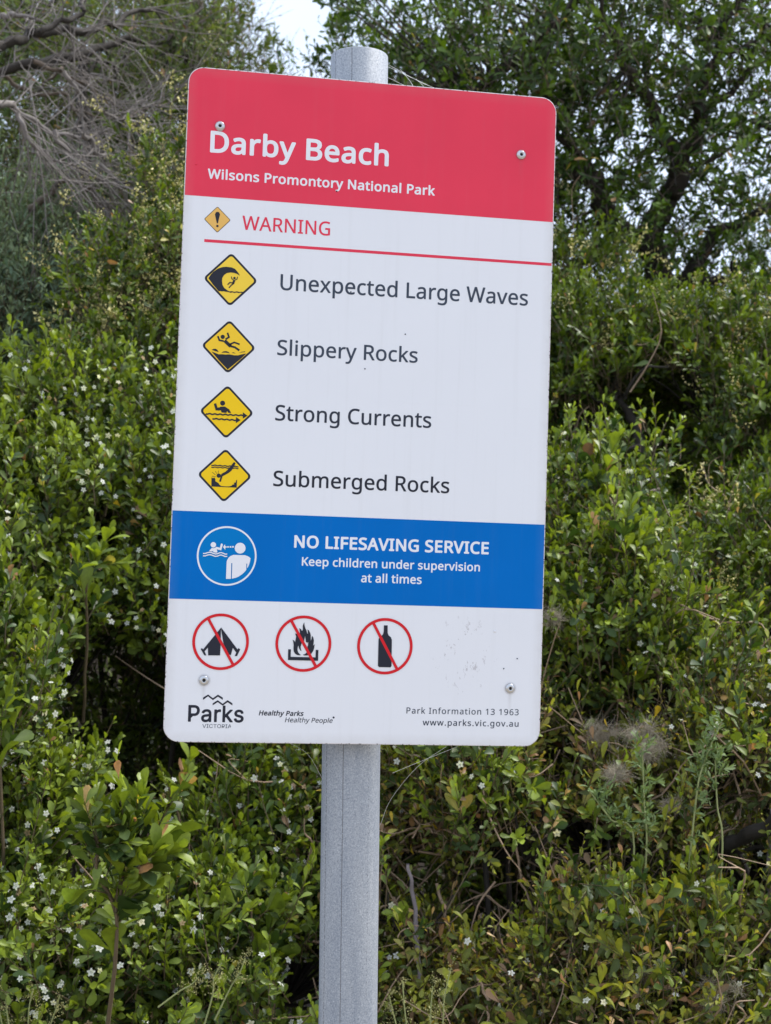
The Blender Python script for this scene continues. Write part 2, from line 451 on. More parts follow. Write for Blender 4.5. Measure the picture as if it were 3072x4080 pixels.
def wiggle(path, amp):
    P = smooth_path(path, 5)
    n = len(P)
    w = rng.normal(0, amp, (n, 3))
    w[0] = 0
    k = np.array([.25, .5, .25])
    for i in range(3):
        w[:, i] = np.convolve(w[:, i], k, 'same')
    return P + w
ART = [('caution_pictogram','small faded orange diamond with an exclamation mark',[('diamond','ink',1,-197.12,230.92,16.79,1.56,1.8),('diamond','yellow_faded',2,-197.12,230.92,15.79,1.56,1.26),('poly','ink',3,[-197.5,240.79,-195.36,240.33,-194.06,237.66,-195.35,231.74,-196.35,226.14,-197.56,226.05,-198.96,231.47,-200.38,237.2,-199.28,240.04]),('disc','ink',3,-196.83,222.73,1.52)]),('wave_pictogram','yellow diamond showing a breaking wave over a figure',[('diamond','ink',1,-177.76,155.96,34.32,0.44,5),('diamond','yellow_a',2,-177.76,155.96,30.72,0.44,3.5),('poly','ink',3,[-205.6,155.81,-202.97,160.42,-199.99,164.1,-193.93,168.94,-189.0,170.85,-183.87,171.83,-176.81,171.36,-172.84,169.88,-170.07,167.05,-167.93,164.33,-166.42,161.73,-169.46,163.44,-173.43,164.6,-178.14,164.92,-182.79,163.82,-186.14,161.22,-188.19,157.44,-188.51,153.46,-187.71,148.76,-185.54,144.94,-182.01,142.48,-178.82,140.78,-175.71,141.3,-172.55,140.71,-169.45,141.55,-166.29,140.96,-163.17,141.48,-161.75,141.25,-161.69,139.67,-164.69,140.11,-167.02,139.48,-169.4,140.12,-172.5,139.29,-174.87,139.93,-177.19,139.15,-180.36,140.05,-183.49,140.17,-185.85,140.65,-188.18,140.18,-190.06,140.53,-192.08,140.09,-199.39,148.0]),('disc','ink',3,-173.03,158.12,1.57),('line','ink',3,2.83,[-173.1,155.74,-174.49,150.89]),('line','ink',3,1.1,[-174.36,155.97,-176.44,157.11,-176.85,159.77]),('line','ink',3,1.1,[-172.16,155.8,-170.0,156.58,-169.19,160.12]),('line','ink',3,1.42,[-174.51,151.52,-178.45,152.22,-181.32,149.18]),('line','ink',3,1.41,[-174.02,150.92,-176.46,149.18,-179.45,145.34])]),('slip_pictogram','yellow diamond showing a figure slipping onto rocks',[('diamond','ink',1,-177.06,70.84,34.26,0.01,5),('diamond','yellow_b',2,-177.06,70.84,30.66,0.01,3.5),('disc','ink',3,-184.97,82.84,2.66),('line','ink',3,2.19,[-183.52,77.56,-189.01,78.34,-191.07,83.43]),('line','ink',3,2.19,[-181.27,79.9,-177.16,82.99,-179.24,88.39]),('line','ink',3,4.23,[-182.46,78.25,-174.71,71.44]),('line','ink',3,2.04,[-176.35,73.56,-170.21,76.76,-163.56,74.62]),('line','ink',3,2.51,[-175.03,71.74,-169.2,70.5,-163.59,66.87]),('poly','ink',3,[-198.2,65.67,-195.92,67.06,-193.28,67.37,-190.89,65.93,-189.24,63.34,-193.48,64.36]),('poly','ink',3,[-185.94,62.75,-183.36,64.63,-179.94,65.14,-177.26,64.35,-175.16,62.57,-180.65,63.21]),('poly','ink',3,[-173.15,63.16,-170.85,64.24,-167.83,62.84]),('poly','ink',3,[-164.56,63.5,-160.41,65.47,-156.2,66.19,-156.32,65.23,-160.38,64.68]),('poly','ink',3,[-198.44,63.76,-196.23,62.94,-193.08,61.86,-189.13,60.51,-184.47,60.94,-180.56,60.69,-175.9,61.27,-169.61,60.36,-164.93,60.63,-160.29,62.16,-154.54,63.6,-161.64,56.24,-177.22,41.95,-188.05,52.38])]),('current_pictogram','yellow diamond showing a swimmer above two current arrows',[('diamond','ink',1,-176.45,-11.45,34.16,-0.02,5),('diamond','yellow_c',2,-176.45,-11.45,30.56,-0.02,3.5),('disc','ink',3,-182.04,-0.66,3.12),('line','ink',3,3.12,[-191.5,-1.62,-189.22,-8.57,-185.83,-7.62]),('poly','ink',3,[-188.38,-10.26,-187.39,-7.7,-184.37,-5.18,-178.93,-4.75,-173.35,-8.24,-171.0,-12.53,-174.44,-12.54,-176.08,-10.27,-176.92,-12.67,-182.85,-12.49,-183.89,-9.72,-186.51,-10.32]),('line','ink',3,1.87,[-202.49,-15.05,-201.41,-15.46,-200.32,-15.45,-199.23,-15.04,-198.14,-14.63,-197.06,-14.63,-195.97,-15.03,-194.89,-15.44,-193.8,-15.43,-192.71,-15.02,-191.62,-14.61,-190.53,-14.61,-189.45,-15.02,-188.36,-15.42,-187.27,-15.41,-186.18,-14.99,-185.09,-14.58,-184.0,-14.59,-182.91,-15.0,-181.83,-15.4,-180.74,-15.39,-179.64,-14.97,-178.55,-14.56,-177.46,-14.57,-176.37,-14.98,-175.29,-15.38,-174.19,-15.36,-173.1,-14.94,-172.0,-14.54,-170.91,-14.55,-169.82,-14.96,-168.73,-15.36,-167.64,-15.34,-166.55,-14.92,-165.45,-14.52,-164.36,-14.53,-163.27,-14.95,-162.18,-15.34,-161.08,-15.32,-159.98,-14.9,-158.89,-14.49,-157.79,-14.51,-156.7,-14.93,-155.61,-15.32]),('poly','ink',3,[-156.38,-10.85,-150.28,-14.95,-156.09,-18.86]),('line','ink',3,1.87,[-193.9,-20.74,-192.81,-21.17,-191.71,-21.18,-190.6,-20.79,-189.48,-20.41,-188.38,-20.46,-187.3,-20.91,-186.21,-21.32,-185.1,-21.29,-183.99,-20.87,-182.88,-20.52,-181.78,-20.6,-180.69,-21.07,-179.6,-21.46,-178.49,-21.39,-177.37,-20.96,-176.26,-20.63,-175.16,-20.75,-174.07,-21.23,-172.98,-21.6,-171.87,-21.49,-170.75,-21.05,-169.64,-20.74,-168.54,-20.91,-167.45,-21.4,-166.35,-21.73,-165.24,-21.59,-164.12,-21.14]),('poly','ink',3,[-164.74,-17.25,-158.83,-20.89,-164.62,-24.95])]),('dive_pictogram','yellow diamond showing a diver striking submerged rocks',[('diamond','ink',1,-176.08,-91.32,34.17,-0.16,5),('diamond','yellow_c',2,-176.08,-91.32,30.57,-0.16,3.5),('line','ink',3,1.4,[-193.12,-79.16,-192.08,-79.51,-191.02,-79.51,-189.96,-79.17,-188.91,-78.85,-187.85,-78.9,-186.81,-79.27,-185.76,-79.6,-184.7,-79.56,-183.64,-79.2,-182.58,-78.91,-181.53,-79.0,-180.48,-79.39,-179.43,-79.69,-178.38,-79.6,-177.31,-79.22,-176.25,-78.97,-175.2,-79.11,-174.15,-79.51,-173.1,-79.77,-172.04,-79.64,-170.98,-79.25,-169.92,-79.03,-168.86,-79.22,-167.81,-79.63,-166.76,-79.85,-165.7,-79.67,-164.63,-79.29,-163.57,-79.1,-162.52,-79.33,-161.47,-79.74,-160.41,-79.92,-159.35,-79.7]),('line','ink',3,1.25,[-193.03,-81.66,-191.98,-82.0,-190.93,-81.99,-189.87,-81.64,-188.82,-81.31,-187.76,-81.35,-186.71,-81.72,-185.66,-82.04,-184.61,-81.98,-183.55,-81.61,-182.5,-81.31,-181.44,-81.39,-180.39,-81.78,-179.34,-82.07,-178.29,-81.97,-177.23,-81.58,-176.17,-81.31,-175.12,-81.44,-174.06,-81.83,-173.01,-82.09,-171.95,-81.95,-170.89,-81.56,-169.84,-81.32,-168.78,-81.49,-167.73,-81.89,-166.67,-82.11,-165.61,-81.93,-164.55,-81.53,-163.49,-81.34,-162.44,-81.55,-161.38,-81.95,-160.33,-82.13,-159.27,-81.9]),('poly','ink',3,[-165.92,-74.66,-164.38,-74.12,-163.09,-75.32,-165.69,-80.92,-167.88,-84.94,-171.2,-87.9,-175.0,-90.26,-178.81,-92.46,-181.21,-90.69,-178.95,-88.55,-175.14,-86.51,-172.45,-83.57,-169.17,-79.51]),('line','ink',3,2.18,[-179.34,-90.61,-181.66,-99.32]),('disc','ink',3,-183.49,-91.88,2.65),('line','ink',3,0.47,[-187.9,-86.13,-186.21,-89.65]),('line','ink',3,0.47,[-184.03,-85.64,-184.35,-89.57]),('line','ink',3,0.47,[-191.87,-87.86,-187.72,-90.97]),('line','ink',3,0.47,[-192.15,-92.88,-187.32,-93.3]),('poly','ink',3,[-192.4,-94.3,-190.81,-95.32,-188.52,-94.44,-187.5,-96.75,-187.42,-99.09,-185.2,-100.25,-183.46,-101.27,-182.3,-103.1,-179.91,-104.72,-174.46,-104.96,-169.8,-104.77,-166.73,-103.7,-165.99,-102.41,-163.67,-102.0,-164.37,-99.99,-162.2,-99.59,-161.53,-96.74,-160.62,-95.92,-160.57,-105.95,-192.13,-105.85])]),('supervision_pictogram','round white outlined symbol of an adult watching a child in water',[('disc','blue_light',1,-169.76,-191.85,37.15),('ring','white_print',2,-169.76,-191.85,37.15,35.02),('disc','white_print',3,-153.51,-181.52,6.74),('disc','white_print',3,-186.98,-178.52,3.37),('poly','white_print',3,[-169.72,-220.44,-169.65,-198.96,-169.07,-196.9,-167.41,-193.8,-164.95,-191.68,-161.71,-190.2,-147.25,-190.17,-143.65,-191.22,-141.58,-192.42,-140.1,-193.8,-140.61,-197.99,-141.73,-202.11,-142.9,-204.94,-143.77,-206.25,-144.08,-204.73,-143.82,-200.65,-145.04,-200.69,-144.87,-208.32,-146.51,-210.66,-149.94,-214.08,-154.39,-217.27,-157.88,-218.8,-162.5,-219.96,-162.59,-200.76,-163.21,-200.42,-163.81,-200.8,-163.65,-220.25]),('poly','white_print',3,[-192.02,-186.61,-188.8,-182.59,-186.52,-182.77,-184.52,-182.09,-183.05,-180.87,-178.72,-181.89,-177.64,-176.87,-176.65,-176.48,-175.51,-177.05,-175.27,-178.31,-176.94,-185.08,-182.44,-183.9,-181.54,-187.78,-183.54,-188.25,-186.33,-187.84,-187.52,-185.75,-187.98,-186.98]),('poly','white_print',3,[-174.81,-180.94,-172.57,-177.35,-172.17,-179.83,-170.45,-179.77,-170.39,-181.5,-172.01,-181.55,-171.9,-184.45]),('line','white_print',3,1.92,[-169.67,-180.56,-167.59,-180.48]),('line','white_print',3,1.92,[-166.63,-180.4,-164.46,-180.32]),('line','white_print',3,1.92,[-163.6,-180.19,-161.48,-180.12]),('line','white_print',4,1.31,[-199.36,-189.8,-198.25,-189.77,-196.35,-189.6,-194.12,-188.61,-191.37,-188.01,-188.83,-188.33,-186.28,-189.26,-183.98,-189.89,-181.22,-189.44,-178.74,-188.19,-176.73,-187.92,-174.17,-188.69,-172.12,-189.64,-169.34,-189.39]),('line','white_print',4,1.31,[-199.25,-192.74,-198.14,-192.7,-196.24,-192.54,-194.01,-191.55,-191.26,-190.95,-188.72,-191.27,-186.17,-192.2,-183.87,-192.83,-181.11,-192.38,-178.63,-191.13,-176.62,-190.86,-174.07,-191.64,-172.01,-192.58,-169.23,-192.34])]),('no_camping_pictogram','red circle and slash over a black tent',[('poly','ink',3,[-173.51,-281.15,-173.52,-283.58,-173.74,-284.32,-173.3,-300.13,-173.59,-315.8,-188.32,-316.03,-188.97,-306.33,-192.85,-311.18,-190.54,-316.18,-192.95,-316.23,-197.89,-308.24,-196.09,-307.27,-194.78,-308.89]),('poly','ink',3,[-173.42,-281.14,-152.19,-307.91,-150.95,-306.08,-148.84,-307.74,-152.53,-316.2,-155.49,-316.27,-153.51,-311.84,-158.11,-306.1,-160.25,-315.3,-162.32,-314.47,-169.87,-301.02,-173.13,-285.03]),('ring','sign_red2',4,-173.44,-298.82,35.1,31.64),('line','sign_red2',4,3.46,[-189.66,-270.86,-157.0,-327.01])]),('no_fire_pictogram','red circle and slash over a black campfire',[('poly','ink',3,[-69.74,-271.85,-69.37,-275.53,-68.31,-278.95,-66.56,-282.35,-65.59,-286.01,-64.7,-285.99,-64.79,-283.29,-65.48,-280.65,-63.6,-282.03,-62.02,-284.69,-61.07,-287.62,-60.82,-294.99,-59.77,-292.51,-59.41,-288.56,-57.85,-290.49,-56.89,-293.91,-56.99,-296.87,-57.5,-300.81,-56.53,-300.05,-55.32,-299.19,-55.99,-301.27,-56.24,-304.22,-57.26,-307.69,-59.38,-310.93,-62.28,-312.96,-65.73,-313.53,-68.7,-313.45,-70.46,-312.56,-67.76,-311.86,-65.61,-309.85,-63.98,-306.86,-64.85,-302.95,-63.95,-300.47,-63.95,-296.29,-64.79,-297.54,-66.81,-296.61,-67.44,-292.69,-68.16,-289.02,-68.92,-292.73,-69.07,-295.68,-71.72,-297.71,-72.64,-299.7,-73.28,-302.66,-72.93,-305.59,-71.85,-308.27,-73.86,-307.09,-75.18,-304.66,-76.04,-301.25,-76.96,-303.23,-77.09,-306.67,-76.25,-309.6,-74.19,-312.0,-72.27,-313.04,-74.63,-313.49,-77.61,-313.06,-80.14,-311.4,-81.71,-308.74,-82.22,-305.32,-82.13,-300.9,-82.71,-296.99,-83.8,-294.07,-81.69,-295.25,-80.39,-297.18,-79.79,-292.99,-79.4,-290.04,-80.77,-286.14,-78.02,-287.06,-74.85,-285.75,-75.11,-282.56,-75.82,-279.39,-73.8,-280.56,-72.23,-282.98,-71.21,-280.99,-71.46,-276.57,-70.81,-274.1]),('poly','ink',3,[-88.8,-306.21,-85.45,-306.13,-85.42,-315.59,-54.01,-315.58,-53.99,-306.14,-50.71,-306.16,-50.64,-319.83,-88.72,-319.68]),('ring','sign_red2',4,-69.9,-298.75,35.31,31.78),('line','sign_red2',4,3.57,[-86.01,-270.56,-53.38,-326.77])]),('no_alcohol_pictogram','red circle and slash over a black bottle',[('poly','ink',3,[31.89,-273.1,36.67,-272.98,36.97,-282.39,38.23,-285.6,41.28,-287.96,42.7,-291.17,43.28,-324.4,42.01,-326.05,27.19,-326.03,25.82,-324.44,25.54,-290.77,27.09,-287.82,30.79,-284.97,31.84,-281.7]),('ring','sign_red2',4,34.06,-299.49,35.71,32.12),('line','sign_red2',4,3.59,[17.96,-270.22,50.84,-328.62])]),('chevron_logo','two black zigzag lines above the logo lettering',[('poly','ink',1,[-192.66,-368.46,-186.56,-364.48,-180.44,-368.99,-174.35,-364.41,-168.25,-368.03,-168.15,-370.87,-174.26,-366.94,-180.35,-371.38,-186.48,-366.71,-192.55,-371.29]),('poly','ink',1,[-180.5,-375.4,-174.4,-371.27,-168.12,-375.64,-162.17,-371.06,-156.05,-374.84,-155.95,-377.53,-162.07,-373.6,-168.03,-378.03,-174.31,-373.66,-180.41,-377.79])])]
TEXTS = [('A','Darby Beach',(-209.64,315.47),(18.8,316.03),26.82,'white_print',22,0,0),('A','Wilsons Promontory National Park',(-211.41,282.12),(80.59,282.43),12.08,'white_print',22,0,0),('A','WARNING',(-165.81,219.12),(-53.95,221.85),18.59,'sign_red',8,0,0),('A','Unexpected Large Waves',(-114.91,145.98),(208.41,147.85),20.64,'ink_faded',10,0,0),('A','Slippery Rocks',(-115.88,63.45),(64.76,64.4),19.51,'ink_faded',10,0,0),('A','Strong Currents',(-115.46,-19.35),(85.1,-18.76),20.15,'ink_mid',10,0,0),('A','Submerged Rocks',(-115.03,-102.28),(111.35,-101.65),19.47,'ink',10,0,0),('A','NO LIFESAVING SERVICE',(-85.94,-178.74),(165.62,-178.46),15.35,'white_print',26,0,0),('A','Keep children under supervision',(-75.42,-200.7),(154.62,-201.07),10.63,'white_print',18,0,0),('A','at all times',(0.68,-219.63),(78.88,-219.19),11.22,'white_print',18,0,0),('B','Parks',(-210.2,-398.64),(-141.42,-398.37),21.1,'ink',15,0,0),('B','VICTORIA',(-192.15,-405.81),(-156.12,-405.6),4.61,'ink_faded',0,0,0),('A','Healthy Parks',(-122.83,-389.41),(-66.44,-389.29),6.04,'ink_mid',26,0.2,0),('A','Healthy People',(-89.82,-397.16),(-29.57,-397.47),5.62,'ink_mid',6,0.2,0),('A','Park Information 13 1963',(64.5,-383.76),(211.26,-384.24),7.44,'ink_faded',6,0,1),('A','www.parks.vic.gov.au',(85.85,-398.99),(211.5,-398.49),7.44,'ink_faded',10,0,1)]
MISC = {'red_bottom': ((-239.73,259.39),(238.49,259.25)),'rule': ((-212.59,205.2),(-212.45,201.41),(238.49,205.06),(238.59,201.49)),'blue_top': ((-236.44,-137.19),(238.26,-137.77)),'blue_bot': ((-236.54,-247.06),(238.23,-246.94)),'bolts': [(-198.21,350.01),(193.74,344.88),(-192.27,-346.99),(198.9,-349.67)],'boltr': 6.39,'dot': (-28.54,-391.87),'chip': (-226.52,299.36),'smudge': [(137.11,-307.7)],'dent': (176.65,-277.25),'spots': [(-3.21,52.69),(47.57,100.09),(-24.64,150.18),(119.84,111.91),(207.31,-311.39),(189.87,-324.58),(-47.16,277.74),(202.61,284.34),(-126.27,368.17)],'wrinkle': ((-131.19,12.36),(77.69,13.98))}
